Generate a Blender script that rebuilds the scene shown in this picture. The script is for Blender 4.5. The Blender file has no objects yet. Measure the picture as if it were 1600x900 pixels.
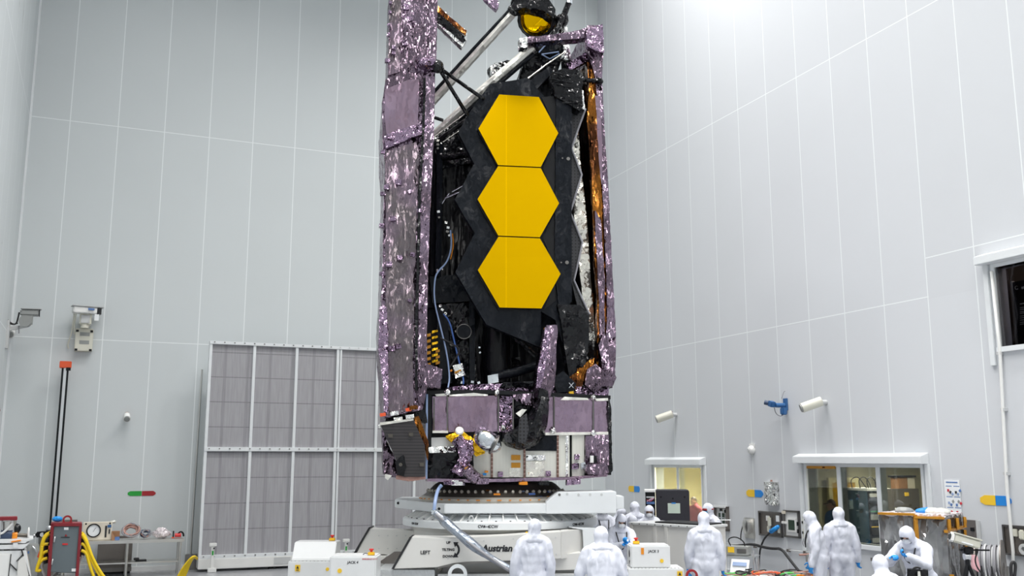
import bpy, bmesh, math, random
from mathutils import Vector, Matrix, Euler, noise
PI=math.pi
random.seed(7)
SC=bpy.context.scene
C=SC.collection
# ---------------------------------------------------------------- camera model (1600x900 frame)
FPX=1520.0; PITCH=math.atan(268/1520.0); CAMH=2.65
PSI=math.radians(22.65)                      # the hall is turned against the view direction
UV=Vector((math.cos(PSI),math.sin(PSI),0)); VV=Vector((-math.sin(PSI),math.cos(PSI),0))
UL,UR,VB,VF,ZC=-2.18,13.776,25.876,-6.4,20.0 # hall: left, right, back, front walls, ceiling
CAM=Vector((0,0,CAMH))
def ray(x,y):
    a=(x-800)/FPX; b=-(y-450)/FPX
    return Vector((a, math.cos(PITCH)-b*math.sin(PITCH), math.sin(PITCH)+b*math.cos(PITCH)))
def hit(x,y,P,N):
    r=ray(x,y); return CAM+r*((P-CAM).dot(N)/r.dot(N))
def atY(x,y,Y): return hit(x,y,Vector((0,Y,0)),Vector((0,1,0)))
def atZ(x,y,Z): return hit(x,y,Vector((0,0,Z)),Vector((0,0,1)))
def room(u,v,z): return UV*u+VV*v+Vector((0,0,z))
class Frame:
    """a thing's own axes: world place of its base and its turn about z; L() takes a sight line to the plane y=d of those axes"""
    def __init__(s,loc,rz): 
        s.loc=Vector(loc); s.rz=rz; s.m=Matrix.Translation(s.loc)@Matrix.Rotation(rz,4,'Z'); s.i=s.m.inverted()
        s.n=(s.m.to_3x3()@Vector((0,1,0)))
    def L(s,x,y,d=0.0): return s.i@hit(x,y,s.loc+s.n*d,s.n)
    def Z(s,x,y,z=0.0): return s.i@atZ(x,y,z)
    def P(s,pts,d=0.0): return [s.L(x,y,d) for x,y in pts]
# ---------------------------------------------------------------- materials
MATS={}
def newmat(name):
    m=bpy.data.materials.new(name); m.use_nodes=True
    nt=m.node_tree; b=nt.nodes['Principled BSDF']; MATS[name]=m
    return m,nt,b
def N(nt,t,**k):
    n=nt.nodes.new(t)
    for a,v in k.items():
        if a.startswith('i_'):
            n.inputs[a[2:].replace('_',' ')].default_value=v
        else: setattr(n,a,v)
    return n
def lk(nt,a,b): nt.links.new(a,b)
def setb(b,base=None,rough=None,metal=None,spec=None,emit=None,es=0,trans=None,ior=None,alpha=None,coat=None):
    if base is not None: b.inputs['Base Color'].default_value=(*base,1)
    if rough is not None: b.inputs['Roughness'].default_value=rough
    if metal is not None: b.inputs['Metallic'].default_value=metal
    if spec is not None: b.inputs['Specular IOR Level'].default_value=spec
    if emit is not None:
        b.inputs['Emission Color'].default_value=(*emit,1); b.inputs['Emission Strength'].default_value=es
    if trans is not None: b.inputs['Transmission Weight'].default_value=trans
    if ior is not None: b.inputs['IOR'].default_value=ior
    if coat is not None: b.inputs['Coat Weight'].default_value=coat
def plain(name,base,rough=.5,metal=0,spec=.5,var=.06,bump=0,bscale=40):
    """paint / plastic / metal with a slight mottling and optional fine bump"""
    m,nt,b=newmat(name); setb(b,base,rough,metal,spec)
    tc=N(nt,'ShaderNodeTexCoord'); nz=N(nt,'ShaderNodeTexNoise',i_Scale=3.0,i_Detail=4.0)
    lk(nt,tc.outputs['Object'],nz.inputs['Vector'])
    mr=N(nt,'ShaderNodeMapRange'); mr.inputs[3].default_value=1-var; mr.inputs[4].default_value=1+var
    lk(nt,nz.outputs['Fac'],mr.inputs[0])
    mx=N(nt,'ShaderNodeVectorMath',operation='SCALE'); mx.inputs[0].default_value=base
    lk(nt,mr.outputs[0],mx.inputs['Scale']); lk(nt,mx.outputs[0],b.inputs['Base Color'])
    if bump:
        n2=N(nt,'ShaderNodeTexNoise',i_Scale=bscale,i_Detail=3.0); lk(nt,tc.outputs['Object'],n2.inputs['Vector'])
        bp=N(nt,'ShaderNodeBump',i_Strength=bump,i_Distance=.02); lk(nt,n2.outputs['Fac'],bp.inputs['Height']); lk(nt,bp.outputs[0],b.inputs['Normal'])
    return m
def foil(name,base,rough=.2,metal=1.0,k1=.5,s1=7.0,k2=.35,s2=22.0,stretch=(1,1,1),base2=None,spec=.5):
    """crinkled film: every facet of two cell patterns leans its own way"""
    m,nt,b=newmat(name); setb(b,base,rough,metal,spec)
    tc=N(nt,'ShaderNodeTexCoord'); mp=N(nt,'ShaderNodeMapping'); mp.inputs['Scale'].default_value=stretch
    lk(nt,tc.outputs['Object'],mp.inputs['Vector'])
    wn=N(nt,'ShaderNodeTexNoise',i_Scale=s1*.6,i_Detail=3.0); lk(nt,mp.outputs[0],wn.inputs['Vector'])
    ws=N(nt,'ShaderNodeVectorMath',operation='SCALE'); ws.inputs['Scale'].default_value=.35
    lk(nt,wn.outputs['Color'],ws.inputs[0])
    wa=N(nt,'ShaderNodeVectorMath',operation='ADD'); lk(nt,mp.outputs[0],wa.inputs[0]); lk(nt,ws.outputs[0],wa.inputs[1])
    g=N(nt,'ShaderNodeNewGeometry'); acc=g.outputs['Normal']
    for k,s in ((k1,s1),(k2,s2)):
        v=N(nt,'ShaderNodeTexVoronoi',i_Scale=s); v.feature='F1'
        lk(nt,wa.outputs[0],v.inputs['Vector'])
        sb=N(nt,'ShaderNodeVectorMath',operation='SUBTRACT'); sb.inputs[1].default_value=(.5,.5,.5); lk(nt,v.outputs['Color'],sb.inputs[0])
        sc=N(nt,'ShaderNodeVectorMath',operation='SCALE'); sc.inputs['Scale'].default_value=k; lk(nt,sb.outputs[0],sc.inputs[0])
        ad=N(nt,'ShaderNodeVectorMath',operation='ADD'); lk(nt,acc,ad.inputs[0]); lk(nt,sc.outputs[0],ad.inputs[1]); acc=ad.outputs[0]
    nn=N(nt,'ShaderNodeVectorMath',operation='NORMALIZE'); lk(nt,acc,nn.inputs[0]); lk(nt,nn.outputs[0],b.inputs['Normal'])
    if base2:
        n3=N(nt,'ShaderNodeTexNoise',i_Scale=1.3,i_Detail=3.0); lk(nt,tc.outputs['Object'],n3.inputs['Vector'])
        cr=N(nt,'ShaderNodeValToRGB'); cr.color_ramp.elements[0].position=.42; cr.color_ramp.elements[1].position=.6
        cr.color_ramp.elements[0].color=(*base,1); cr.color_ramp.elements[1].color=(*base2,1)
        lk(nt,n3.outputs['Fac'],cr.inputs[0]); lk(nt,cr.outputs[0],b.inputs['Base Color'])
    return m
def mathn(nt,op,a,b_=None,clamp=False):
    n=N(nt,'ShaderNodeMath',operation=op); n.use_clamp=clamp
    for i,v in enumerate((a,b_)):
        if v is None: continue
        if isinstance(v,(int,float)): n.inputs[i].default_value=v
        else: lk(nt,v,n.inputs[i])
    return n.outputs[0]
def wallmat(name,axis,off,step,seams,base,line):
    """painted wall panels: upright joints every step metres, level joints at the heights in seams"""
    m,nt,b=newmat(name); setb(b,base,.55,0,.35)
    tc=N(nt,'ShaderNodeTexCoord'); sx=N(nt,'ShaderNodeSeparateXYZ'); lk(nt,tc.outputs['Object'],sx.inputs[0])
    a=sx.outputs[axis]; z=sx.outputs['Z']
    q=mathn(nt,'DIVIDE',mathn(nt,'SUBTRACT',a,off),step)
    r=mathn(nt,'ABSOLUTE',mathn(nt,'SUBTRACT',q,mathn(nt,'ROUND',q)))
    mask=mathn(nt,'LESS_THAN',r,.011/step)
    for h,lo,hi in seams:
        s=mathn(nt,'LESS_THAN',mathn(nt,'ABSOLUTE',mathn(nt,'SUBTRACT',z,h)),.010)
        s=mathn(nt,'MULTIPLY',s,mathn(nt,'MULTIPLY',mathn(nt,'GREATER_THAN',a,lo),mathn(nt,'LESS_THAN',a,hi)))
        mask=mathn(nt,'MAXIMUM',mask,s)
    fl=mathn(nt,'FLOOR',q); fz=mathn(nt,'FLOOR',mathn(nt,'DIVIDE',z,5.54))
    cb=N(nt,'ShaderNodeCombineXYZ'); lk(nt,fl,cb.inputs[0]); lk(nt,fz,cb.inputs[1])
    wn=N(nt,'ShaderNodeTexWhiteNoise'); lk(nt,cb.outputs[0],wn.inputs['Vector'])
    nz=N(nt,'ShaderNodeTexNoise',i_Scale=.35,i_Detail=3.0); lk(nt,tc.outputs['Object'],nz.inputs['Vector'])
    f=mathn(nt,'ADD',mathn(nt,'MULTIPLY',wn.outputs['Value'],.035),mathn(nt,'MULTIPLY',nz.outputs['Fac'],.06)); f=mathn(nt,'ADD',f,.95)
    sc=N(nt,'ShaderNodeVectorMath',operation='SCALE'); sc.inputs[0].default_value=base; lk(nt,f,sc.inputs['Scale'])
    mx=N(nt,'ShaderNodeMix',data_type='RGBA'); lk(nt,mask,mx.inputs['Factor']); lk(nt,sc.outputs[0],mx.inputs['A']); mx.inputs['B'].default_value=(*line,1)
    lk(nt,mx.outputs['Result'],b.inputs['Base Color'])
    return m
def emis(name,col,s):
    m,nt,b=newmat(name); setb(b,(.8,.8,.8),.5,emit=col,es=s); return m
WALLC=(.60,.635,.645); LINE=(.80,.83,.84)
M=MATS
wallmat('wall_back','X',-.135,1.123,((11.05,-9,99),(5.55,-9,99)),WALLC,LINE)
wallmat('wall_right','Y',24.2,1.0935,((11.05,-99,99),(5.58,13.25,99),(6.3,-99,13.25)),(.63,.648,.675),LINE)
wallmat('wall_left','Y',24.8,1.1,((11.05,-99,99),(5.58,-99,99)),WALLC,LINE)
wallmat('wall_front','X',1.75,3.1,((6.0,-99,99),(20.5,-99,99)),(.66,.68,.68),(.92,.94,.94))
plain('ceiling_white',(.74,.74,.72),.7)
def floor_m():
    m,nt,b=newmat('floor_epoxy'); setb(b,(.30,.31,.33),.16,0,.5)
    tc=N(nt,'ShaderNodeTexCoord'); nz=N(nt,'ShaderNodeTexNoise',i_Scale=1.2,i_Detail=5.0); lk(nt,tc.outputs['Object'],nz.inputs['Vector'])
    mr=N(nt,'ShaderNodeMapRange'); mr.inputs[3].default_value=.1; mr.inputs[4].default_value=.3; lk(nt,nz.outputs['Fac'],mr.inputs[0]); lk(nt,mr.outputs[0],b.inputs['Roughness'])
floor_m()
plain('white_paint',(.80,.80,.78),.35,bump=.02); plain('cream_paint',(.70,.69,.66),.4,bump=.03,var=.04); plain('white_gloss',(.76,.77,.77),.25)
plain('white_frame',(.76,.785,.80),.35); plain('grey_plastic',(.30,.31,.30),.45); plain('light_grey',(.55,.56,.56),.45)
plain('stainless',(.66,.65,.62),.3,1.0,var=.12); plain('steel_dark',(.23,.22,.21),.35,1.0); plain('brown_steel',(.20,.18,.165),.38,.6,var=.12)
plain('alu',(.72,.73,.74),.3,1.0); plain('black_plastic',(.008,.0085,.01),.4,spec=.25); plain('black_rubber',(.02,.02,.022),.65); plain('rack_black',(.028,.027,.036),.45)
plain('red_paint',(.30,.012,.018),.4); plain('dark_red',(.22,.012,.02),.45); plain('orange_red',(.75,.10,.03),.45); plain('bright_red',(.62,.03,.03),.4); plain('safety_yellow',(.85,.50,.02),.4)
plain('cable_yellow',(.86,.60,.01),.4); plain('sign_yellow',(.88,.56,.03),.5,var=.01); plain('sign_blue',(.015,.24,.70),.5,var=.01); plain('sign_green',(.015,.33,.04),.5,var=.01); plain('sign_red',(.34,.015,.02),.5,var=.01)
plain('cabinet_grey',(.125,.155,.17),.45); plain('ink',(.015,.016,.02),.6,var=0); plain('ink_red',(.55,.03,.05),.6,var=0); plain('paper',(.85,.87,.88),.7); plain('paper_green',(.62,.72,.62),.7); plain('ink_blue',(.10,.20,.45),.6,var=0)
plain('blue_nitrile',(.01,.27,.72),.45,bump=.1); plain('yellow_glove',(.85,.47,.01),.45); plain('mask_blue',(.10,.42,.72),.7); plain('mask_white',(.80,.82,.86),.8,bump=.1)
plain('skin',(.52,.30,.22),.55); plain('red_shirt',(.16,.010,.022),.8); plain('blue_shirt',(.03,.10,.24),.8); plain('hair',(.05,.03,.02),.6); plain('cap_brown',(.035,.022,.018),.8); plain('goggle_red',(.30,.01,.015),.3)
plain('amber_tape',(.56,.25,.02),.3,.35,bump=.3,bscale=60); plain('orange_tape',(.80,.27,.01),.35); plain('ring_metal',(.115,.105,.09),.42,.7,var=.25); plain('edge_grey',(.30,.30,.33),.4); plain('ring_tan',(.55,.52,.46),.45,.2)
plain('blue_cable',(.06,.14,.42),.4); plain('pale_blue',(.30,.40,.62),.35); plain('grey_cable',(.28,.28,.30),.5); plain('pink_bag',(.75,.42,.45),.4); plain('green_wire',(.10,.55,.12),.5); plain('copper_wire',(.42,.24,.20),.45,.2)
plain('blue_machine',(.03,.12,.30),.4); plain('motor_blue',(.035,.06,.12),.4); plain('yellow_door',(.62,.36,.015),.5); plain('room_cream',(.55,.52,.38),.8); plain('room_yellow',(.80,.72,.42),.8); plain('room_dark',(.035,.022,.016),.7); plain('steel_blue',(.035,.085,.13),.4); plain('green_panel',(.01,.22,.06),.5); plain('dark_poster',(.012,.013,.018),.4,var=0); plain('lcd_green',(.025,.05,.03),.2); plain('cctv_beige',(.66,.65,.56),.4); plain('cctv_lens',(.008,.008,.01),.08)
plain('tread_plate',(.60,.62,.63),.35,.5,bump=.8,bscale=18)
plain('wood_brown',(.30,.15,.07),.6); plain('gauge_cream',(.72,.66,.55),.45,var=.12)
plain('gold_mirror',(.83,.475,.001),.012,1.0,var=0.004); plain('gold_edge',(.12,.08,.01),.4,1.0)
foil('purple_foil',(.27,.205,.27),.17,1.0,.60,8.0,.70,26.0,(1.5,1,.7),base2=(.15,.112,.145))
foil('purple_smooth',(.35,.26,.345),.2,1.0,.22,3.0,.22,12.0,(1.6,1,.6),base2=(.30,.215,.28))
foil('purple_sheet',(.17,.145,.155),.24,1.0,.34,7.0,.50,24.0,(1.8,1,.5),base2=(.23,.175,.22))
foil('purple_dense',(.33,.24,.34),.16,1.0,1.2,12.0,.9,34.0)
foil('amber_foil',(.30,.115,.02),.18,1.0,.8,8.0,.7,24.0,(1.4,1,.3),base2=(.075,.028,.012))
foil('silver_foil',(.86,.86,.84),.15,1.0,.9,8.0,.6,26.0)
foil('silver_smooth',(.66,.70,.74),.16,1.0,.22,4.0,.12,12.0,(3,3,1))
foil('hose_film',(.30,.34,.40),.22,.6,.35,5.0,.2,14.0,(2,2,1),spec=.6)
foil('white_blanket',(.80,.79,.73),.3,.35,.4,6.0,.25,18.0)
foil('champagne_foil',(.80,.77,.70),.22,.9,.40,6.0,.25,16.0)
foil('black_mli',(.0085,.0105,.0145),.30,0,.30,6.0,.26,20.0,(1,1,.7),spec=.15)
foil('black_crinkle',(.006,.0065,.008),.14,0,.8,5.0,.6,16.0,spec=.30)
foil('black_pleat',(.005,.0055,.007),.28,0,.5,9.0,.4,22.0,(1,1,.12),spec=.2)
foil('yellow_kapton',(.86,.50,.015),.25,.75,.5,8.0,.4,22.0)
foil('clear_wrap',(.27,.275,.28),.08,.3,.9,3.2,.6,11.0,(1.2,1,.35),base2=(.10,.10,.105),spec=1.0)
foil('bag_clear',(.75,.68,.70),.15,.2,.9,14.0,.7,40.0)
foil('suit',(.69,.71,.79),.75,0,.30,5.0,.18,15.0,(1,1,.45),spec=.2)
def stripes(name,axis,step,c1,c2,rough=.4,metal=0,duty=.5):
    m,nt,b=newmat(name); setb(b,c1,rough,metal)
    tc=N(nt,'ShaderNodeTexCoord'); sx=N(nt,'ShaderNodeSeparateXYZ'); lk(nt,tc.outputs['Object'],sx.inputs[0])
    fr=mathn(nt,'FRACT',mathn(nt,'DIVIDE',sx.outputs[axis],step)); k=mathn(nt,'GREATER_THAN',fr,duty)
    mx=N(nt,'ShaderNodeMix',data_type='RGBA'); lk(nt,k,mx.inputs['Factor']); mx.inputs['A'].default_value=(*c1,1); mx.inputs['B'].default_value=(*c2,1)
    lk(nt,mx.outputs['Result'],b.inputs['Base Color']); return m
stripes('solar_cells','Z',.052,(.055,.050,.052),(.022,.021,.024),.3,.4,.8)
stripes('radiator_white','X',.06,(.66,.66,.60),(.72,.72,.66),.45,0,.9)
stripes('strip_brown','Z',.07,(.20,.11,.09),(.42,.30,.26),.35,.6,.75)
def filter_m():
    m,nt,b=newmat('filter_mesh'); setb(b,(.36,.36,.36),.8)
    tc=N(nt,'ShaderNodeTexCoord'); sx=N(nt,'ShaderNodeSeparateXYZ'); lk(nt,tc.outputs['Object'],sx.inputs[0])
    mp=N(nt,'ShaderNodeMapping'); mp.inputs['Scale'].default_value=(9,1,.5); lk(nt,tc.outputs['Object'],mp.inputs[0])
    w=N(nt,'ShaderNodeTexNoise',i_Scale=3.0,i_Detail=4.0); lk(nt,mp.outputs[0],w.inputs['Vector'])
    zf=mathn(nt,'FRACT',mathn(nt,'DIVIDE',mathn(nt,'SUBTRACT',sx.outputs['Z'],.06),.615))
    line=mathn(nt,'LESS_THAN',mathn(nt,'ABSOLUTE',mathn(nt,'SUBTRACT',zf,.5)),.02)
    xf=mathn(nt,'FRACT',mathn(nt,'DIVIDE',sx.outputs['X'],1.105))
    l2=mathn(nt,'MAXIMUM',mathn(nt,'LESS_THAN',mathn(nt,'ABSOLUTE',mathn(nt,'SUBTRACT',xf,.25)),.033),mathn(nt,'LESS_THAN',mathn(nt,'ABSOLUTE',mathn(nt,'SUBTRACT',xf,.75)),.033))
    mask=mathn(nt,'MAXIMUM',line,mathn(nt,'MULTIPLY',l2,.5))
    f=mathn(nt,'SUBTRACT',mathn(nt,'ADD',mathn(nt,'MULTIPLY',w.outputs['Fac'],.5),.77),mathn(nt,'MULTIPLY',mask,.34))
    sc=N(nt,'ShaderNodeVectorMath',operation='SCALE'); sc.inputs[0].default_value=(.35,.345,.365); lk(nt,f,sc.inputs['Scale']); lk(nt,sc.outputs[0],b.inputs['Base Color'])
filter_m()
def glass_m(name,refl=.10,tint=(1,1,1)):
    m=bpy.data.materials.new(name); m.use_nodes=True; nt=m.node_tree; MATS[name]=m
    nt.nodes.remove(nt.nodes['Principled BSDF']); out=nt.nodes['Material Output']
    t=N(nt,'ShaderNodeBsdfTransparent'); t.inputs[0].default_value=(*tint,1)
    g=N(nt,'ShaderNodeBsdfGlossy',i_Roughness=.02); fr=N(nt,'ShaderNodeLayerWeight',i_Blend=.25)
    f=mathn(nt,'ADD',mathn(nt,'MULTIPLY',fr.outputs['Fresnel'],.8),refl*.3,True)
    mx=N(nt,'ShaderNodeMixShader'); lk(nt,f,mx.inputs[0]); lk(nt,t.outputs[0],mx.inputs[1]); lk(nt,g.outputs[0],mx.inputs[2]); lk(nt,mx.outputs[0],out.inputs[0])
glass_m('glass',.06,(.80,.83,.80)); glass_m('glass_dark',.05,(.75,.75,.78))
def perf_m():
    m,nt,b=newmat('perforated'); setb(b,(.03,.03,.033),.5)
    tc=N(nt,'ShaderNodeTexCoord'); v=N(nt,'ShaderNodeTexVoronoi',i_Scale=16.0,i_Randomness=0.0); lk(nt,tc.outputs['Object'],v.inputs['Vector'])
    k=mathn(nt,'LESS_THAN',v.outputs['Distance'],.3); mx=N(nt,'ShaderNodeMix',data_type='RGBA'); lk(nt,k,mx.inputs['Factor']); mx.inputs['A'].default_value=(.03,.03,.035,1); mx.inputs['B'].default_value=(.001,.001,.001,1); lk(nt,mx.outputs['Result'],b.inputs['Base Color'])
perf_m()
# ---------------------------------------------------------------- mesh helpers
class MB:
    def __init__(s): s.bm=bmesh.new()
    def face(s,pts):
        try: return s.bm.faces.new([s.bm.verts.new(p) for p in pts])
        except ValueError: return None
    def prism(s,pts,vec):
        """closed body: outline pts pushed along vec"""
        vec=Vector(vec); a=[s.bm.verts.new(p) for p in pts]; b=[s.bm.verts.new(Vector(p)+vec) for p in pts]
        n=len(a); s.bm.faces.new(a); s.bm.faces.new(b[::-1])
        for i in range(n): s.bm.faces.new((a[i],b[i],b[(i+1)%n],a[(i+1)%n]))
        return s
    def loft(s,a,b):
        a=[s.bm.verts.new(p) for p in a]; b=[s.bm.verts.new(p) for p in b]; n=len(a)
        s.bm.faces.new(a); s.bm.faces.new(b[::-1])
        for i in range(n): s.bm.faces.new((a[i],b[i],b[(i+1)%n],a[(i+1)%n]))
        return s
    def box(s,c,d,rot=None):
        m=Matrix.Translation(Vector(c))@((rot.to_matrix().to_4x4() if isinstance(rot,Euler) else rot) if rot is not None else Matrix.Identity(4))@Matrix.Diagonal((d[0],d[1],d[2],1))
        bmesh.ops.create_cube(s.bm,size=1,matrix=m); return s
    def mm(s,lo,hi): return s.box([(a+b)/2 for a,b in zip(lo,hi)],[abs(b-a) for a,b in zip(lo,hi)])
    def cyl(s,p0,p1,r0,r1=None,seg=16):
        p0=Vector(p0);p1=Vector(p1);d=p1-p0
        m=Matrix.Translation((p0+p1)/2)@d.to_track_quat('Z','Y').to_matrix().to_4x4()
        bmesh.ops.create_cone(s.bm,cap_ends=True,segments=seg,radius1=r0,radius2=r0 if r1 is None else r1,depth=d.length,matrix=m); return s
    def ball(s,c,r,rot=None,u=14,v=10):
        if isinstance(r,(int,float)): r=(r,r,r)
        m=Matrix.Translation(Vector(c))@(rot.to_matrix().to_4x4() if isinstance(rot,Euler) else (rot if rot is not None else Matrix.Identity(4)))@Matrix.Diagonal((*r,1))
        bmesh.ops.create_uvsphere(s.bm,u_segments=u,v_segments=v,radius=1,matrix=m); return s
    def capsule(s,p0,p1,r0,r1,seg=12):
        s.cyl(p0,p1,r0,r1,seg); s.ball(p0,r0,u=seg,v=8); s.ball(p1,r1,u=seg,v=8); return s
    def tube(s,path,r,seg=8,smooth=0,closed=False):
        P=[Vector(p) for p in path]
        for _ in range(smooth):
            Q=[P[0]]
            for a,b in zip(P,P[1:]): Q+=[a*.75+b*.25,a*.25+b*.75]
            P=Q+[P[-1]]
        n=len(P); rings=[]; up=Vector((.13,.31,1)).normalized()
        for i,p in enumerate(P):
            t=(P[min(i+1,n-1)]-P[max(i-1,0)]) if not closed else (P[(i+1)%n]-P[i-1])
            t.normalize(); x=t.cross(up)
            if x.length<.05: x=t.cross(Vector((1,0,0)))
            x.normalize(); y=x.cross(t).normalized(); up=y if abs(y.dot(t))<.9 else up
            rr=r if not callable(r) else r(i/(n-1))
            rings.append([s.bm.verts.new(p+x*math.cos(2*PI*k/seg)*rr+y*math.sin(2*PI*k/seg)*rr) for k in range(seg)])
        for i in range(n if closed else n-1):
            A=rings[i];B=rings[(i+1)%n]
            for k in range(seg): s.bm.faces.new((A[k],A[(k+1)%seg],B[(k+1)%seg],B[k]))
        if not closed: s.bm.faces.new(rings[0][::-1]); s.bm.faces.new(rings[-1])
        return s
    def lathe(s,prof,seg=48,c=(0,0,0),a0=0,a1=2*PI,m=None):
        full=abs(a1-a0-2*PI)<1e-6; cnt=seg if full else seg+1; rows=[]
        for r,z in prof:
            row=[]
            for k in range(cnt):
                a=a0+(a1-a0)*k/seg; p=Vector((r*math.cos(a),r*math.sin(a),z)); p=(m@p) if m else p+Vector(c)
                row.append(s.bm.verts.new(p))
            rows.append(row)
        for i in range(len(rows)-1):
            for k in range(cnt if full else cnt-1):
                try: s.bm.faces.new((rows[i][k],rows[i][(k+1)%cnt],rows[i+1][(k+1)%cnt],rows[i+1][k]))
                except ValueError: pass
        if any(r<1e-6 for r,_ in prof): bmesh.ops.remove_doubles(s.bm,verts=[v for row,p_ in zip(rows,prof) if p_[0]<1e-6 for v in row],dist=1e-5)
        if prof[0]!=prof[-1]:
            for row,pr_ in ((rows[0],prof[0]),(rows[-1],prof[-1])):
                if pr_[0]<1e-6: continue
                try: s.bm.faces.new(row)
                except ValueError: pass
        return s
    def crumple(s,res,amp,freq=3.0,seed=0,passes=9,aniso=(1,1,1)):
        """cut into small facets and push them in and out along sharp creases"""
        bm=s.bm; bmesh.ops.remove_doubles(bm,verts=bm.verts,dist=1e-5); bmesh.ops.recalc_face_normals(bm,faces=bm.faces)
        bmesh.ops.triangulate(bm,faces=bm.faces)
        for _ in range(passes):
            e=[x for x in bm.edges if x.calc_length()>res]
            if not e: break
            bmesh.ops.subdivide_edges(bm,edges=e,cuts=1); bmesh.ops.triangulate(bm,faces=[f for f in bm.faces if len(f.verts)>3])
        bm.normal_update(); o=Vector((seed*7.3,seed*3.1,seed*5.7)); mv=[]
        for v in bm.verts:
            p=Vector((v.co.x*aniso[0],v.co.y*aniso[1],v.co.z*aniso[2]))*freq+o
            d=(1-2*abs(noise.noise(p)))*.55+(1-2*abs(noise.noise(p*2.3+o)))*.3+noise.noise(p*5.1)*.3
            mv.append(v.normal*(d*amp))
        for v,d in zip(bm.verts,mv): v.co+=d
        return s
    def build(s,name,mat,parent=None,smooth=False,bevel=0,xf=None,kind=None):
        bm=s.bm; bmesh.ops.recalc_face_normals(bm,faces=bm.faces)
        if bevel:
            e=[x for x in bm.edges if len(x.link_faces)==2 and x.calc_face_angle(0)>.5]
            if e: bmesh.ops.bevel(bm,geom=e,offset=bevel,segments=2,affect='EDGES',clamp_overlap=True)
        if xf is not None: bmesh.ops.transform(bm,matrix=xf,verts=bm.verts)
        me=bpy.data.meshes.new(name); bm.to_mesh(me); bm.free()
        if smooth:
            for p in me.polygons: p.use_smooth=True
            if smooth!='all':
                try: me.set_sharp_from_angle(angle=math.radians(40))
                except Exception: pass
        me.materials.append(M[mat] if isinstance(mat,str) else mat)
        o=bpy.data.objects.new(name,me); C.objects.link(o)
        if parent is not None: o.parent=parent
        if kind: o['kind']=kind
        return o
def tag(o,label,cat,group=None,kind=None):
    o['label']=label; o['category']=cat
    if group: o['group']=group
    if kind: o['kind']=kind
    return o
def thing(name,label,cat,loc=(0,0,0),rz=0,group=None):
    o=bpy.data.objects.new(name,None); C.objects.link(o); o.empty_display_size=.2
    o.location=loc; o.rotation_euler=(0,0,rz); tag(o,label,cat,group); return o
def struct(name,mb,mat,rz=PSI,parent=None,smooth=False,bevel=0):
    o=mb.build(name,mat,parent,smooth,bevel)
    if parent is None: o.rotation_euler=(0,0,rz); o['kind']='structure'
    return o
def text_mb(txt,size,mat4,extrude=.003,shear=0,offset=0,align='CENTER'):
    """lettering as a thin raised mesh"""
    cu=bpy.data.curves.new('lettering','FONT'); cu.body=txt; cu.size=size; cu.extrude=extrude; cu.shear=shear; cu.offset=offset; cu.align_x=align; cu.align_y='CENTER'; cu.resolution_u=3
    ob=bpy.data.objects.new('lettering',cu); C.objects.link(ob); bpy.context.view_layer.update()
    me=bpy.data.meshes.new_from_object(ob.evaluated_get(bpy.context.evaluated_depsgraph_get()))
    bpy.data.objects.remove(ob); b=MB(); b.bm.from_mesh(me); bpy.data.meshes.remove(me); bpy.data.curves.remove(cu)
    bmesh.ops.transform(b.bm,matrix=mat4,verts=b.bm.verts); return b
def facing(c,right,up):
    """matrix that stands lettering at c with its line along right and its height along up"""
    x=Vector(right).normalized(); y=Vector(up); y=(y-x*y.dot(x)).normalized(); z=x.cross(y)
    m=Matrix((x,y,z)).transposed().to_4x4(); m.translation=Vector(c); return m
XR,ZU=Vector((1,0,0)),Vector((0,0,1))
# ---------------------------------------------------------------- camera, exposure
cd=bpy.data.cameras.new('camera'); cam=bpy.data.objects.new('camera',cd); C.objects.link(cam)
cam.location=CAM; cam.rotation_euler=(PI/2+PITCH,0,0); cd.sensor_width=36; cd.lens=36*FPX/1600; cd.clip_end=200; cd.clip_start=.05
SC.camera=cam
SC.view_settings.view_transform='Standard'; SC.view_settings.look='None'; SC.view_settings.gamma=1; SC.view_settings.use_curve_mapping=False
SC.view_settings.exposure=-.2
w=bpy.data.worlds.new('world'); SC.world=w; w.use_nodes=True; w.node_tree.nodes['Background'].inputs[0].default_value=(.05,.05,.05,1)
SC.cycles.max_bounces=8; SC.cycles.diffuse_bounces=5; SC.cycles.glossy_bounces=4; SC.cycles.transparent_max_bounces=12; SC.cycles.sample_clamp_indirect=6; SC.cycles.sample_clamp_direct=0
# ---------------------------------------------------------------- the hall
T=.25
struct('floor',MB().mm((UL-T,VF-T,-.2),(UR+T+5,VB+T,0)),'floor_epoxy')
struct('ceiling',MB().mm((UL-T,VF-T,ZC),(UR+T,VB+T,ZC+.2)),'ceiling_white')
struct('wall_back',MB().mm((UL-T,VB,0),(UR+T,VB+T,ZC)),'wall_back')
struct('wall_left',MB().mm((UL-T,VF-T,0),(UL,VB,ZC)),'wall_left')
struct('wall_front',MB().mm((UL-T,VF-T,0),(UR+T,VF,ZC)),'wall_front')
W1=(20.82,23.02,1.05,2.44); W2=(13.72,16.86,1.03,2.50); W3=(9.4,11.77,4.5,5.85)
wr=MB(); vs=sorted({VF,VB,*W1[:2],*W2[:2],*W3[:2]}); zs=sorted({0,ZC,*W1[2:],*W2[2:],*W3[2:]})
for v0,v1 in zip(vs,vs[1:]):
    z0=0
    holes=[w_ for w_ in (W1,W2,W3) if w_[0]<=v0+1e-6 and w_[1]>=v1-1e-6]
    for h in holes: wr.mm((UR,v0,z0),(UR+T,v1,h[2])); z0=h[3]
    wr.mm((UR,v0,z0),(UR+T,v1,ZC))
struct('wall_right',wr,'wall_right')
struct('baseboard_back',MB().mm((UL,VB-.03,0),(UR,VB,.11)),'white_gloss'); struct('baseboard_left',MB().mm((UL,VF,0),(UL+.03,VB-.03,.11)),'white_gloss')
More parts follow.
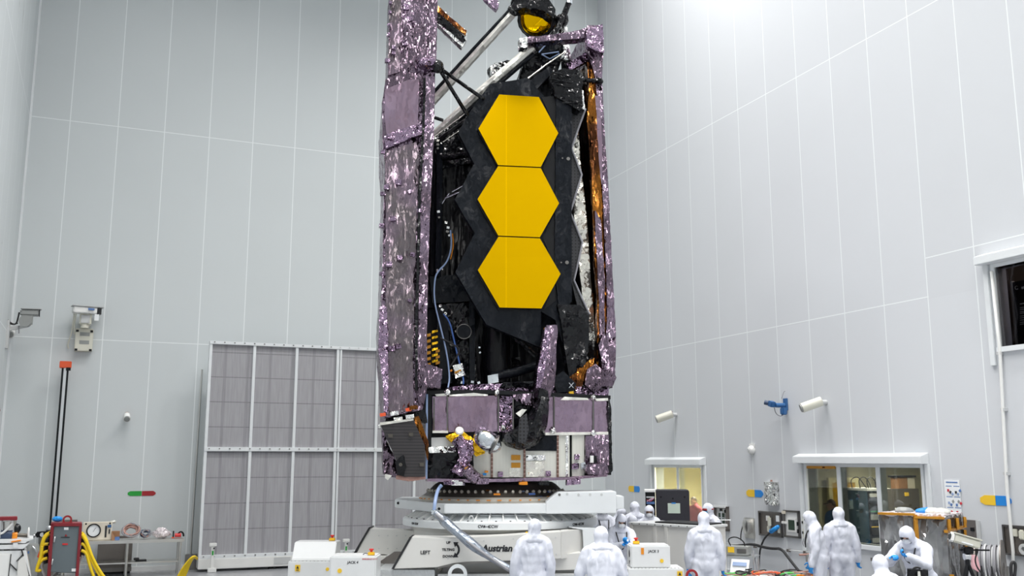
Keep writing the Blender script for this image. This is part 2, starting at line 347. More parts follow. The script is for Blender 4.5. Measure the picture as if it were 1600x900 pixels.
struct('baseboard_right',MB().mm((UR-.03,VF,0),(UR,VB-.03,.11)),'white_gloss')
struct('trim_1',MB().mm((UL,VB-.05,.11),(UL+.05,VB,ZC)),'white_frame')
def lamp(u,v,z,sx,sy,pw,col=(1,.985,.965),spread=118):
    d=bpy.data.lights.new('ceiling_lamp','AREA'); d.shape='RECTANGLE'; d.size=sx; d.size_y=sy; d.energy=pw; d.color=col; d.spread=math.radians(spread)
    o=bpy.data.objects.new('ceiling_lamp',d); C.objects.link(o); o.location=room(u,v,z); o.rotation_euler=(0,0,PSI); return o
LP=160
for u,k in ((.2,1.0),(3.8,1),(7.4,1),(11.3,1.45)):
    for v,g in ((-4.6,1),(-1.6,.95),(1.6,.9),(5.5,.9),(9.5,.95),(13.5,1.15),(18.4,1.55)): lamp(u,v,ZC-.1,1.3,1.3,LP*k*g*({18.4:1.65,13.5:1.12,9.5:.88,5.5:.9}.get(v,1) if u>11 else 1))
lamp(12.0,21.9,ZC-.1,.6,1.3,150,spread=112)  # extra unseen fill lamp, added to brighten the upper right wall near the corner
# ================================================================ the folded space telescope
TF=Frame((0.0,17.3,2.06),math.radians(9.2)); L=TF.L
tele=thing('space_telescope','tall folded space telescope in purple foil with three gold hexagonal mirrors on the turntable','space telescope',TF.loc,TF.rz)
NM=Vector((0,1,0))
def tp(name,pts,d,dep,mat,parent=None,crum=None,bevel=0,smooth=False,bulge=0):
    """a telescope part: outline on the plane d, dep deep, its skin crumpled when asked"""
    b=MB(); b.prism(TF.P(pts,d),(0,dep,0))
    if crum: b.crumple(*crum)
    return b.build(name,mat,parent or tele,smooth,bevel)
def tt(name,pts,r,mat,parent=None,seg=10,smooth=0,crum=None):
    """a telescope tube through (x,y,d) sight points"""
    b=MB(); b.tube([L(*p) for p in pts],r,seg,smooth)
    if crum: b.crumple(*crum)
    return b.build(name,mat,parent or tele,not crum)
# ---- left sunshield pallet
up=tp('pallet_mast',[(613,-70),(684,-70),(683,20),(681,108),(640,124),(607,124),(609,60)],-.05,2.3,'purple_foil',crum=(.10,.016,2.2,1))
tp('cover_sheet',[(613,-70),(627,-70),(627,30),(624,112),(606,118),(608,40)],-.10,.06,'purple_sheet',up,crum=(.16,.006,1.0,2))
tp('edge_strip',[(671,-70),(684,-70),(682,50),(680,98),(670,98)],-.11,.10,'purple_foil',up,crum=(.06,.014,3,3,9,(1,1,.4)))
low=tp('sunshield_pallet',[(603,124),(640,116),(680,104),(679,140),(676,230),(671,330),(668,430),(666,530),(668,600),(660,640),(601,652),(599,600),(594,540),(594,500),(598,420),(600,330),(602,260),(598,215),(598,160)],-.10,2.4,'purple_foil',crum=(.10,.020,2.0,4))
tp('cover_sheet',[(602,140),(640,124),(655,124),(652,200),(606,228),(601,180)],-.16,.07,'purple_smooth',low,crum=(.14,.010,1.2,5))
tp('cover_sheet',[(603,236),(650,222),(655,240),(652,300),(648,420),(645,560),(646,640),(606,648),(603,540),(603,420)],-.15,.06,'purple_sheet',low,crum=(.09,.014,2.0,6))
tp('edge_strip',[(663,120),(679,108),(677,230),(671,330),(668,430),(666,520),(668,600),(655,630),(650,600),(654,520),(656,400),(660,240)],-.20,.12,'purple_foil',low,crum=(.07,.022,2.2,7,9,(1,1,.5)))
tp('seam_gap',[(662,122),(665,122),(663,200),(657.5,300),(655,400),(652.5,500),(652,610),(649,610),(649,500),(651.5,400),(654,300),(660,200)],-.235,.06,'black_crinkle',low,crum=(.06,.008,5,107))
tp('edge_strip',[(594,480),(604,480),(606,560),(606,645),(601,650),(599,600),(592,545)],-.20,.12,'purple_dense',low,crum=(.06,.018,3,8))
tp('seam_band',[(600,214),(622,203),(650,196),(667,190),(667,206),(640,216),(604,232)],-.20,.08,'purple_dense',low,crum=(.05,.016,5,9))
tp('foil_skirt',[(660,560),(668,570),(690,578),(688,606),(664,604),(655,590)],-.22,.14,'purple_foil',low,crum=(.05,.03,3,10))
def tabs(spec,parent,mat='purple_dense'):
    for x,y,s in spec:
        b=MB(); c=L(x,y,-.20); b.box(c,(s*.012,.08,s*.011),Euler((0,.2*math.sin(x*3.1),.3*math.cos(y)))); b.crumple(.04,.008,9,x)
        b.build('release_tab',mat,parent)
tabs([(598,238,5),(604,293,7),(597,303,5),(623,285,8),(596,353,6),(614,342,7),(624,403,7),(608,413,8),(609,214,8),(645,398,6),(612,545,8),(622,541,7),(596,428,5),(640,300,5),(656,330,6),(640,470,5)],low)
tabs([(610,5,4),(609,20,4),(608,40,4),(607,55,5),(605,95,6),(634,12,9),(640,30,8),(632,68,8),(615,75,6),(615,83,5)],up)
# the joint at the step of the pallet, with its two black struts
j=MB(); j.ball(L(668,100,-.2),(.19,.16,.11),u=16,v=10); j.crumple(.05,.025,6,11); jo=j.build('hinge_cover','purple_dense',tele)
k=MB(); k.ball(L(684,104,-.25),(.10,.10,.12)); k.ball(L(688,108,-.2),.07); k.crumple(.05,.012,8,12); k.build('strut_head','black_crinkle',tele)
tt('strut',[(684,104,-.22),(731,181,.35)],.036,'black_crinkle'); tt('strut',[(686,106,-.22),(756,155,.35)],.036,'black_crinkle'); tt('strut',[(668,180,.5),(692,188,.6)],.034,'black_crinkle')
tp('foil_flap',[(683,8),(700,24),(729,48),(729,62),(722,73),(712,64),(695,48),(683,36)],.3,.16,'silver_foil',crum=(.06,.016,4,13))
tp('flap_edge',[(683,8),(700,24),(729,48),(727,55),(702,33),(683,18)],.26,.05,'amber_foil',crum=(.06,.01,4,14))
tp('flap_band',[(683,20),(700,34),(726,57),(724,67),(703,49),(683,32)],.27,.04,'black_crinkle',crum=(.06,.01,5,114))
tp('foil_flap',[(757,-16),(772,-8),(779,3),(779,10),(776,15),(764,5),(756,-4)],.3,.12,'purple_dense',crum=(.06,.016,4,15))
# ---- right sunshield pallet
rp=tp('sunshield_pallet',[(918,40),(941,40),(942,80),(940,128),(944,200),(948,260),(952,330),(956,420),(961,500),(962,560),(957,606),(938,606),(944,560),(949,500),(948,430),(943,330),(940,260),(936,180),(930,120),(922,90)],.55,2.3,'purple_foil',crum=(.08,.020,2.2,16))
tp('cover_sheet',[(929,150),(937,150),(941,230),(941,290),(935,262),(932,200)],.50,.06,'purple_smooth',rp,crum=(.08,.008,2,17))
tp('corner_fold',[(916,48),(941,38),(943,82),(930,78),(918,72)],.42,.14,'purple_dense',rp,crum=(.06,.022,4,18))
pr=[(925,98),(932,160),(937,240),(941,330),(945,420),(946,500),(941,570),(930,606)]
fr=[L(x,y,.62) for x,y in pr]; 
bi=MB()
vs_=[bi.bm.verts.new(p) for p in fr]; ws_=[bi.bm.verts.new(p+Vector((-.14,2.1,0))) for p in fr]; v2=[bi.bm.verts.new(p+Vector((-.10,0,0))) for p in fr]; w2=[bi.bm.verts.new(p+Vector((-.24,2.1,0))) for p in fr]
for i in range(len(fr)-1):
    for A,B in ((vs_,ws_),(w2,v2),(ws_,w2),(v2,vs_)): bi.bm.faces.new((A[i],A[i+1],B[i+1],B[i]))
bi.bm.faces.new((vs_[0],ws_[0],w2[0],v2[0])); bi.bm.faces.new((vs_[-1],v2[-1],w2[-1],ws_[-1]))
bi.crumple(.12,.05,1.6,19,9,(1,1,.45)); bi.build('inner_lining','amber_foil',rp)
tp('lining_fold',[(921,130),(929,150),(935,250),(941,350),(944,450),(940,540),(934,560),(934,470),(929,380),(925,280),(918,190)],.5,.10,'amber_foil',rp,crum=(.07,.03,2.2,20,9,(1,1,.5)))
tp('lining_fold',[(930,330),(938,345),(944,440),(944,520),(938,545),(936,470),(933,400)],.46,.10,'purple_foil',rp,crum=(.07,.025,2.5,21,9,(1,1,.5)))
tp('foil_skirt',[(915,600),(918,578),(930,570),(945,583),(957,575),(961,590),(957,602),(940,603),(928,612)],.2,.25,'purple_foil',rp,crum=(.06,.035,2.6,22))
tp('foil_skirt',[(936,540),(944,520),(950,540),(960,580),(956,604),(945,590)],.35,.2,'purple_foil',rp,crum=(.06,.03,3,23))
tp('foil_skirt',[(890,590),(905,575),(928,560),(922,590),(905,606),(892,610)],.3,.12,'amber_foil',rp,crum=(.05,.03,4,24,9,(.6,1,1)))
tp('hold_down_arm',[(824,58),(845,57),(880,52),(905,48),(922,42),(922,56),(905,60),(880,62),(850,64),(824,67)],.6,.24,'purple_foil',rp,crum=(.06,.018,4,25,9,(.5,1,1)))
tp('arm_end',[(812,60),(824,58),(824,74),(813,74)],.56,.2,'silver_foil',rp,crum=(.04,.012,6,26))
tp('brace_strip',[(886,100),(915,82),(924,78),(924,92),(915,96),(890,110)],.8,.14,'purple_dense',rp,crum=(.05,.018,5,27))
tt('strut',[(907,124,.5),(934,127,.5)],.045,'black_crinkle',rp); b=MB(); b.ball(L(936,127,.5),(.08,.08,.07)); b.crumple(.04,.01,8,3); b.build('strut_end','black_crinkle',rp)
# ---- dark inside of the observatory
tp('instrument_bay',[(666,228),(712,200),(742,180),(790,150),(860,128),(902,128),(906,300),(918,520),(906,606),(664,612)],1.5,1.5,'black_mli',crum=(.22,.03,1.3,30))
tp('pleated_blanket',[(668,300),(700,258),(745,262),(760,300),(760,470),(735,478),(668,480)],1.35,.2,'black_pleat',crum=(.10,.03,2.2,31,9,(2,1,.15)))
tp('black_panel',[(672,432),(735,428),(738,470),(676,474)],1.15,.24,'black_mli',crum=(.08,.012,3,32))
tp('upper_blanket',[(672,214),(692,205),(728,184),(745,215),(748,250),(700,262),(672,262)],1.32,.2,'black_crinkle',crum=(.07,.04,3,33))
tt('frame_post',[(687,222,1.1),(686,330,1.1),(684,432,1.1)],.065,'black_mli',seg=6); tt('frame_post',[(676,226,1.15),(676,430,1.15)],.05,'black_pleat',seg=6)
tt('frame_rail',[(672,229,1.1),(700,208,1.0),(735,184,.9)],.045,'black_pleat',seg=6); tt('trim_line',[(678,214,1.0),(728,177,.9)],.016,'champagne_foil'); tt('trim_line',[(692,222,1.05),(717,205,.95)],.014,'champagne_foil')
tt('frame_rail',[(690,247,1.1),(742,240,1.0)],.06,'black_crinkle',crum=(.06,.012,5,34))
for p in ([(706,300,1.0),(730,287,.9)],[(695,310,1.0),(718,300,.9)],[(702,302,1.02),(688,322,1.1)]): tt('harness',p,.014,'silver_smooth')
tp('tilted_panel',[(684,476),(698,476),(706,598),(690,600),(682,540)],1.0,.10,'black_mli')
tp('hanging_blanket',[(698,476),(740,474),(744,600),(708,600)],1.1,.22,'black_crinkle',crum=(.07,.035,2.6,35,9,(1.6,1,.5)))
tp('side_post',[(733,470),(742,474),(742,602),(734,604)],.95,.14,'black_mli')
b=MB(); c=L(725,518,.92); b.cyl(c,c+Vector((0,.10,0)),.135,.135,28); o=b.build('port_cover','black_mli',tele,True); b=MB()
b.tube([c+Vector((math.cos(a)*.138,0,math.sin(a)*.138)) for a in [i*2*PI/28 for i in range(28)]],.008,6,0,True); b.build('rim','steel_dark',o,True)
tp('dark_drum',[(742,484),(800,484),(842,548),(846,606),(742,606)],1.25,.4,'black_pleat',crum=(.12,.03,1.8,36,9,(1.5,1,.3)))
b=MB(); b.cyl(L(776,598,1.05),L(776,512,1.05),.26,.26,24); b.build('dark_drum','black_pleat',tele,True)
tt('cross_tube',[(768,589,.8),(800,583,.8),(845,570,.8)],.085,'black_mli',seg=10); tt('cross_tube',[(800,522,.9),(836,556,.9)],.05,'black_crinkle',crum=(.06,.015,5,37))
tp('silver_patch',[(762,587),(778,584),(779,597),(763,600)],.70,.03,'silver_smooth',crum=(.05,.004,6,38))
tp('foil_glint',[(800,560),(812,558),(813,570),(802,574)],1.2,.05,'black_crinkle',crum=(.04,.012,7,39))
tp('amber_vent',[(666,520),(684,514),(687,565),(668,576)],1.05,.12,'black_plastic')
for i in range(6):
    y=518+i*9.2; tp('amber_louver',[(667,y+4),(673,y+2.5),(673,y+7),(667,y+8.6)],.98,.08,'amber_tape'); tp('amber_louver',[(675,y-1),(684,y-3),(684,y+.5),(675,y+3)],.96,.08,'yellow_kapton')
    if i>2: tp('amber_louver',[(681,y+2),(687,y),(687,y+4),(681,y+6)],.98,.06,'amber_tape')
for nm,p,r,mt in (('blue_cable',[(704,360,.98),(706,385,.95),(699,410,.95),(684,424,.9),(679,436,.88),(678,470,.85),(688,510,.82),(698,550,.8),(703,590,.8),(700,606,.6)],.016,'pale_blue'),
                  ('blue_cable',[(693,490,.8),(703,503,.8),(709,530,.8),(716,560,.8),(724,590,.8),(724,600,.6)],.015,'blue_cable'),('harness',[(707,365,.98),(709,384,.96),(704,405,.96)],.010,'orange_tape'),
                  ('harness',[(688,528,.78),(712,540,.78),(720,547,.78),(703,574,.78)],.014,'black_rubber')):
    tt(nm,p,r,mt,seg=6,smooth=2)
tp('connector_tag',[(708,571),(722,568),(727,586),(712,591)],.74,.03,'silver_foil',crum=(.05,.006,6,40)); tp('tag_band',[(710,581),(720,577),(721,579),(711,583.5)],.725,.012,'amber_tape')
random.seed(11)
for x,y,s,mt in [(680,216,4,'silver_foil'),(684,220,4,'champagne_foil'),(690,224,3,'silver_foil'),(684,226,4,'steel_dark'),(696,233,4,'silver_foil'),(689,241,3,'silver_foil'),(684,232,3,'steel_dark'),(697,348,4,'silver_foil'),(700,356,4,'alu'),(699,362,4,'steel_dark'),(702,368,3,'alu'),(685,331,4,'alu'),(686,340,3,'steel_dark'),(684,423,4,'silver_foil'),(690,420,4,'silver_foil'),(688,478,4,'silver_foil'),(691,484,4,'silver_foil'),(696,490,4,'silver_foil'),(722,598,4,'silver_smooth'),(738,597,4,'silver_smooth'),(748,598,4,'silver_smooth'),(705,579,3,'orange_tape'),(749,543,2.5,'silver_smooth'),(750,551,2.5,'silver_smooth')]:
    b=MB(); b.box(L(x,y,1.0 if y<430 else .8),(s*.012,.03,s*.010),Euler((0,random.uniform(-.6,.6),0))); b.crumple(.04,.006,9,x+y); b.build('connector',mt,tele)
# top: dark optics box, rod, crumpled dark tufts
tp('optics_box',[(812,122),(822,92),(845,60),(872,58),(876,96),(868,118),(842,124)],1.15,.8,'black_crinkle',crum=(.09,.03,2.6,41))
tp('optics_side',[(838,64),(870,56),(874,74),(860,84),(846,86)],1.0,.14,'black_mli',crum=(.07,.01,3,42))
for p in ([(842,82,.95),(862,60,.95)],[(846,85,.95),(873,81,.95)],[(846,85,.95),(859,92,.95),(874,84,.95)]): tt('harness',p,.014,'pale_blue')
tt('thin_rod',[(825,123,.6),(852,102,.6),(882,82,.6)],.018,'champagne_foil'); tp('black_wedge',[(830,124),(858,104),(864,112),(838,140),(832,134)],.75,.12,'black_mli')
tp('tuft_blanket',[(778,100),(792,95),(806,98),(800,104),(786,112),(770,116),(765,106)],2.0,.3,'black_crinkle',crum=(.06,.04,5,43)); tp('tuft_edge',[(766,104),(776,98),(784,104),(778,112),(768,116)],1.95,.08,'silver_foil',crum=(.05,.02,6,44))
# ---- folded mirror wing: black backing, three gold segments, dark band and bright zigzag edge
wing=tp('mirror_wing',[(766,131),(826,122),(840,140),(850,150),(880,206),(880,540),(868,500),(845,486),(845,543),(760,507),(736,466),(712,425),(727,394),(742,364),(726,338),(711,312),(727,282),(741,256),(728,230),(716,207),(732,178)],.40,.16,'black_mli',crum=(.11,.007,2.4,50))
hx=[[(780,147.5),(842,151.5),(872.5,208),(845,261),(778,258),(747.5,201)],[(778.2,259.6),(845,262.6),(873.7,317.5),(843.5,370.8),(778.6,368.2),(746,311.2)],[(778.8,369.8),(843.6,372.4),(876,428),(846,482),(780.5,480.5),(746.5,422)]]
for i,h in enumerate(hx):
    b=MB(); P=TF.P(h,.30); c=sum(P,Vector())/6; b.prism([c+(p-c)*.998 for p in P],(0,.05,0)); o=b.build('gold_mirror_segment','gold_mirror',wing); o['label']=('top gold hexagonal mirror of the three','middle gold hexagonal mirror','bottom gold hexagonal mirror')[i]
    b=MB(); b.prism([c+(p-c)*1.012+Vector((0,.04,0)) for p in P],(0,.05,0)); b.build('segment_back','black_plastic',o)
for q in ([(747,206),(750,207),(779,257),(776,258)],[(746,318),(749,316),(779,368),(776,369)],[(746,428),(749,428),(782,482),(779,484)]): tp('seal_strip',q,.355,.04,'black_plastic',wing)
tp('dark_gap',[(846,152),(872,150),(872,206),(866,225),(872,300),(866,340),(872,420),(868,470),(850,484),(872,428),(848,372),(873,318),(848,263),(872,208)],.38,.03,'black_plastic',wing)
tp('side_band',[(870,122),(893,126),(893,300),(893,470),(884,486),(874,486),(867,420),(868,300),(869,200)],.34,.22,'black_mli',wing,crum=(.08,.010,2.6,51))
for x,y in ((888,248),(886,410),(879,247),(877,410)):
    b=MB(); c=L(x,y,.32); b.cyl(c,c+Vector((0,.05,0)),.035 if x>880 else .015,seg=12); b.build('fastener','steel_dark',wing,True)
tp('lower_band',[(872,476),(906,478),(920,492),(919,530),(914,572),(890,588),(882,540),(877,500)],.30,.30,'black_crinkle',wing,crum=(.07,.025,2.4,52,9,(1.3,1,.6)))
tp('upper_wrap',[(862,116),(880,108),(904,110),(910,118),(908,148),(910,166),(905,172),(868,150)],.30,.30,'black_crinkle',wing,crum=(.06,.03,3,53,9,(.7,1,1.6)))
for p in ([(862,113,.24),(893,120,.24)],[(862,123,.24),(893,129,.24),(900,127,.24)],[(872,132,.24),(898,139,.24)],[(866,128,.24),(890,122,.24)],[(878,161,.24),(900,160,.24),(911,166,.24)],[(886,490,.24),(904,492,.24)]): tt('wrap_strap',p,.016,'black_crinkle',wing,6)
zz=[(914,170),(903,200),(892,232),(900,252),(908,273),(899,303),(890,332),(900,356),(909,379),(903,408),(896,438),(908,465),(920,491)]
tp('honeycomb_edge',[(893,170)]+zz+[(905,491),(893,440),(889,380),(889,280),(889,210)],.55,.05,'perforated',wing)
tt('zigzag_edge',[(x+1,y,.52) for x,y in zz],.020,'edge_grey',wing,6)
tp('edge_shade',[(900,115),(914,168),(903,176),(898,140)],.5,.1,'black_mli',wing,crum=(.07,.01,4,54))
tp('silver_fold',[(905,138),(911,142),(914,172),(908,168),(905,155)],.46,.05,'silver_foil',wing,crum=(.04,.012,6,55))
tp('foil_strip',[(893,206),(903,200),(907,260),(912,300),(918,360),(922,430),(928,500),(932,538),(921,540),(914,500),(908,440),(900,380),(897,330),(896,280)],.78,.10,'champagne_foil',wing,crum=(.05,.014,4,56))
tp('strip_cap',[(919,532),(932,534),(933,560),(925,572),(916,566)],.70,.16,'black_crinkle',wing,crum=(.05,.02,5,57))
# ---- secondary mirror and its booms
b=MB(); b.tube([L(664,172,2.4),L(740,88,1.9),L(806,16,1.5)],.088,8); b.crumple(.09,.006,5,60); sb=b.build('mirror_boom','white_blanket',tele)
b=MB(); b.tube([L(660,164,2.35),L(736,81,1.85),L(804,8,1.45)],.04,8); b.build('boom_edge','black_mli',sb,True)
b=MB(); b.tube([L(668,222,1.5),L(750,144,1.2),L(832,74,.95)],.085,8); b.crumple(.09,.006,5,61); sb=b.build('mirror_boom','white_blanket',tele)
b=MB(); b.tube([L(674,229,1.5),L(754,153,1.2),L(834,84,.95)],.045,8); b.build('boom_edge','black_mli',sb,True)
b=MB(); b.tube([L(878,36,1.25),L(881,62,1.2),L(883,84,1.15),L(886,103,1.1)],.10,10); b.crumple(.07,.014,5,62); b.build('mirror_boom','silver_foil',tele)
b=MB(); b.tube([L(886,100,1.1),L(887,122,1.0)],.12,8); b.crumple(.07,.02,4,63); b.build('boom_base','black_crinkle',tele)
nrm=Vector((-.28,-.78,-.55)).normalized(); mc=L(838,31,1.15); q=nrm.to_track_quat('Z','Y').to_matrix().to_4x4(); q.translation=mc
sm=MB(); sm.lathe([(0,.02),(.34,.03),(.365,.0),(.365,-.10),(.0,-.10)],40,m=q); so=sm.build('secondary_mirror','black_plastic',tele,True); so['label']='round gold mirror in a black rim under the boom tips'
sm=MB(); sm.lathe([(0,.024),(.12,.027),(.22,.031),(.315,.038),(.315,.03),(0,.016)],40,m=q); sm.build('gold_face','gold_mirror',so,'all')
sm=MB(); sm.lathe([(.385,-.03),(.40,-.08),(.36,-.25),(.22,-.40),(0,-.44)],20,m=q); sm.crumple(.09,.02,3,64); sm.build('mirror_hood','black_crinkle',so)
tp('hood_cover',[(800,10),(806,0),(822,-12),(850,-10),(867,16),(864,27),(852,18),(838,13),(822,11),(808,15)],.72,.3,'black_crinkle',so,crum=(.07,.03,3,65))
b=MB(); b.ball(L(806,6,1.2),(.10,.12,.12)); b.ball(L(800,14,1.2),.08); b.crumple(.05,.015,7,66); b.build('boom_joint','black_crinkle',so)
tt('black_tube',[(889,4,.9),(881,24,.9),(872,42,.9),(858,62,.9)],lambda t:.055 if t<.7 else .035,'black_crinkle',so,10,0,(.06,.010,6,67)); tt('tube_cap',[(890,-8,.9),(889,6,.9)],.065,'silver_smooth',so)
b=MB(); b.ball(L(878,32,1.0),(.13,.12,.12)); b.crumple(.05,.02,6,68); b.build('boom_joint','black_crinkle',so); tt('cable_loop',[(884,20,.95),(888,28,.95),(885,38,.95),(880,40,.95)],.012,'black_rubber',so,6,2)
# ---- spacecraft bus
bus=tp('bus_body',[(667,612),(953,620),(955,742),(905,747),(668,750)],.14,2.6,'black_mli')
tp('bus_frame',[(668,610),(760,609),(954,618),(954,624),(760,615),(674,617),(674,748),(668,748)],.02,.10,'black_plastic',bus)
def foilpanel(pts,d,mat,cr,nm='foil_panel'): return tp(nm,pts,d,.06,mat,bus,crum=cr)
foilpanel([(676,620),(698,619),(698,674),(676,674)],.07,'purple_smooth',(.08,.010,3,70))
foilpanel([(700,620),(778,618),(778,674),(701,675)],.06,'purple_smooth',(.12,.007,1.6,71))
foilpanel([(780,619),(800,620),(802,676),(780,674)],.08,'purple_dense',(.07,.02,3,72))
foilpanel([(801,617),(848,614),(840,634),(822,632),(806,626)],.0,'purple_foil',(.07,.014,3,73))
foilpanel([(802,626),(862,620),(862,678),(802,678)],.10,'black_crinkle',(.10,.012,2.2,74))
foilpanel([(850,619),(866,619),(866,678),(850,678)],.05,'purple_smooth',(.10,.008,2,175))
foilpanel([(866,619),(926,621),(926,675),(866,677)],.05,'purple_smooth',(.10,.008,2,75))
foilpanel([(928,622),(951,623),(951,677),(928,676)],.06,'purple_smooth',(.08,.012,2.4,76,9,(2,1,.5)))
for p in ([(699,619,.03),(699,676,.03)],[(779,618,.03),(779,676,.03)],[(678,621,.04),(678,674,.04)],[(865.5,619,.03),(865.5,677,.03)],[(927,621,.03),(927,678,.03)],[(802,622,.04),(802,676,.04)],[(951,623,.04),(951,677,.04)]): tt('panel_joint',p,.016,'steel_dark',bus,6)
for q in ([(680,616),(698,614.5),(698,618.5),(682,619)],[(702,617),(722,615.5),(740,614),(762,616.5),(762,618.5),(702,619)],[(882,620),(918,622),(920,625),(876,625)],[(930,623),(950,622),(950,626),(932,626.5)],[(676,673),(700,673),(700,676.5),(676,676.5)],[(852,676),(952,675),(952,679),(852,680)]): tp('edge_tape',q,.0,.06,'white_blanket',bus,crum=(.06,.004,5,77))
for x,y in ((699,613),(777,614),(786,669),(927,621),(864,673),(927,677)):
    b=MB(); b.ball(L(x,y,-.02),(.05,.04,.05)); b.cyl(L(x,y+4,-.02),L(x,y-5,-.02),.022,seg=8); b.crumple(.03,.008,9,x); b.build('bracket','silver_foil',bus)
tp('silver_panel',[(669,684),(705,683),(712,690),(712,700),(669,706)],.06,.06,'light_grey',bus); tp('silver_ledge',[(669,699),(712,697),(712,707),(669,708)],.02,.05,'silver_foil',bus,crum=(.05,.006,8,78))
tp('black_cover',[(668,709),(739,707),(739,746),(669,748)],.0,.10,'black_crinkle',bus,crum=(.12,.02,1.3,79))
for q,m_ in (([(739,700),(767,700),(767,746),(739,746)],'radiator_white'),([(770,690),(818,690),(818,746),(770,746)],'radiator_white'),([(821,704),(870,704),(870,746),(821,746)],'radiator_white'),([(873,680),(890,680),(890,745),(873,745)],'radiator_white'),([(894,680),(913,680),(913,744),(894,744)],'radiator_white')): tp('radiator_panel',q,.05,.06,m_,bus)
tp('black_panel',[(828,686),(870,680),(870,704),(822,704)],.03,.06,'black_mli',bus,crum=(.07,.012,2.5,80))
for x,y0,y1 in ((768.6,700,746),(819.6,700,747),(871.6,680,746)): tp('divider_strip',[(x-1.5,y0),(x+1.5,y0),(x+1.5,y1),(x-1.5,y1)],.02,.06,'strip_brown',bus)
tp('divider_strip',[(884,681),(888,681),(887,744),(884,744)],.03,.04,'silver_foil',bus,crum=(.05,.006,9,81))
for q,m_ in (([(799,711),(813,711),(813,719),(799,719)],'amber_tape'),([(799,723),(813,723),(813,731),(799,731)],'amber_tape'),([(796,731),(813,731),(813,745),(796,745)],'champagne_foil'),([(822,721),(850,721),(850,745),(822,745)],'champagne_foil'),([(834,722),(848,722),(848,743),(838,743)],'champagne_foil'),([(822,711),(852,711),(852,719),(822,720)],'silver_foil'),([(824,737),(830,736),(831,743),(824,744)],'amber_tape')): tp('thermal_patch',q,.035,.03,m_,bus,crum=(.05,.003,7,82))
for x,y in ((902,714),(901,728),(782,741),(857,740),(898,729)): tp('small_mount',[(x-3.5,y-4),(x+3.5,y-4),(x+3.5,y+4),(x-3.5,y+4)],-.01,.08,'purple_dense',bus,crum=(.04,.006,9,83))
tp('round_valve',[(908,724),(914,722),(916,732),(909,733)],-.03,.08,'silver_smooth',bus,crum=(.03,.006,9,84))
tp('foil_column',[(916,681),(951,680),(951,727),(914,728),(916,705)],-.02,.12,'purple_foil',bus,crum=(.08,.02,2.4,85,9,(2,1,.5))); tp('foil_pouch',[(918,726),(948,725),(951,738),(944,742),(920,740),(915,733)],-.14,.22,'purple_foil',bus,crum=(.06,.02,4,86))
tp('sensor_plate',[(922.5,712),(927.5,712),(927.5,723),(922.5,723)],-.10,.04,'white_paint',bus); tp('sensor_plate',[(927.5,712),(932.5,712),(932.5,723),(927.5,723)],-.10,.04,'black_plastic',bus)
tp('black_edge',[(951,624),(955,640),(955,680),(956,720),(957,735),(950,742),(951,700)],.0,.3,'black_crinkle',bus,crum=(.05,.018,5,87))
tp('base_rail',[(668,748),(740,749),(800,748),(880,746),(950,741),(948,744.5),(880,750),(800,752.5),(740,753.5),(668,752)],-.04,.5,'purple_smooth',bus,crum=(.14,.010,3,88))
tt('blue_edge',[(667,616,-.02),(666.5,680,-.02),(666,748,-.02)],.02,'pale_blue',bus,6)
for q,m_ in (([(694,753),(716,753),(716,757),(694,757)],'purple_dense'),([(843,753),(857,752),(857,758),(843,758)],'black_crinkle'),([(886,750),(907,748),(907,756),(886,758)],'purple_dense'),([(812,754),(824,753),(824,757),(812,757)],'orange_tape'),([(706,751),(726,751),(726,758),(706,758)],'silver_foil')): tp('underside_box',q,-.10,.10,m_,bus,crum=(.05,.012,7,89))
# black shroud, silver dome, thrusters and stalk in front of the bus
tp('foil_pillar',[(854,508),(870,508),(871,516),(868,545),(868,575),(865,604),(860,620),(842,620),(838,606),(839,588),(843,566),(846,545),(852,528)],-.12,.34,'purple_foil',bus,crum=(.06,.020,2.8,90)); tp('pillar_edge',[(852,512),(859,520),(855,550),(850,580),(844,610),(838,606),(841,575),(847,545)],-.18,.12,'purple_dense',bus,crum=(.05,.022,5,91))
def pillow(name,pts,d,dep,mat,parent,cr,n=4):
    """a stuffed cover: the outline swells towards the viewer in rounded steps"""
    b=MB(); P=TF.P(pts,d); c=sum(P,Vector())/len(P); rings=[]
    for i in range(n+1):
        t=i/n; s=math.cos(t*PI/2*.92); rings.append([b.bm.verts.new(c+(p-c)*max(s,.12)+Vector((0,-dep*math.sin(t*PI/2),0))) for p in P])
    rings.insert(0,[b.bm.verts.new(p+Vector((0,.06,0))) for p in P])
    m=len(P)
    for A,B in zip(rings,rings[1:]):
        for i in range(m): b.bm.faces.new((A[i],A[(i+1)%m],B[(i+1)%m],B[i]))
    b.bm.faces.new(rings[0]); b.bm.faces.new(rings[-1]); b.crumple(*cr); return b.build(name,mat,parent)
pillow('black_shroud',[(846,612),(855,614),(857,640),(854,665),(846,685),(834,698),(812,703),(792,696),(783,686),(786,678),(806,670),(822,655),(836,632)],-.02,.42,'black_crinkle',bus,(.07,.020,2.2,92,9,(1.3,1,.6)))
tp('perforated_strip',[(812,655),(823,646),(826,672),(820,694),(810,690)],-.50,.04,'perforated',bus,crum=(.06,.006,4,93)); tp('perforated_strip',[(788,680),(800,676),(800,692),(790,690)],-.30,.04,'perforated',bus,crum=(.06,.006,4,94))
tp('white_tag',[(806,646),(816,639),(823,640),(813,652)],-.42,.02,'white_blanket',bus); tp('shroud_tip',[(843,606),(855,612),(858,625),(848,632),(842,622)],-.25,.16,'black_crinkle',bus,crum=(.05,.03,5,95))
tp('yellow_skirt',[(698,682),(720,672),(736,684),(758,700),(757,708),(744,713),(739,706),(728,696),(714,690),(711,696)],-.02,.08,'yellow_kapton',bus,crum=(.05,.03,4,96))
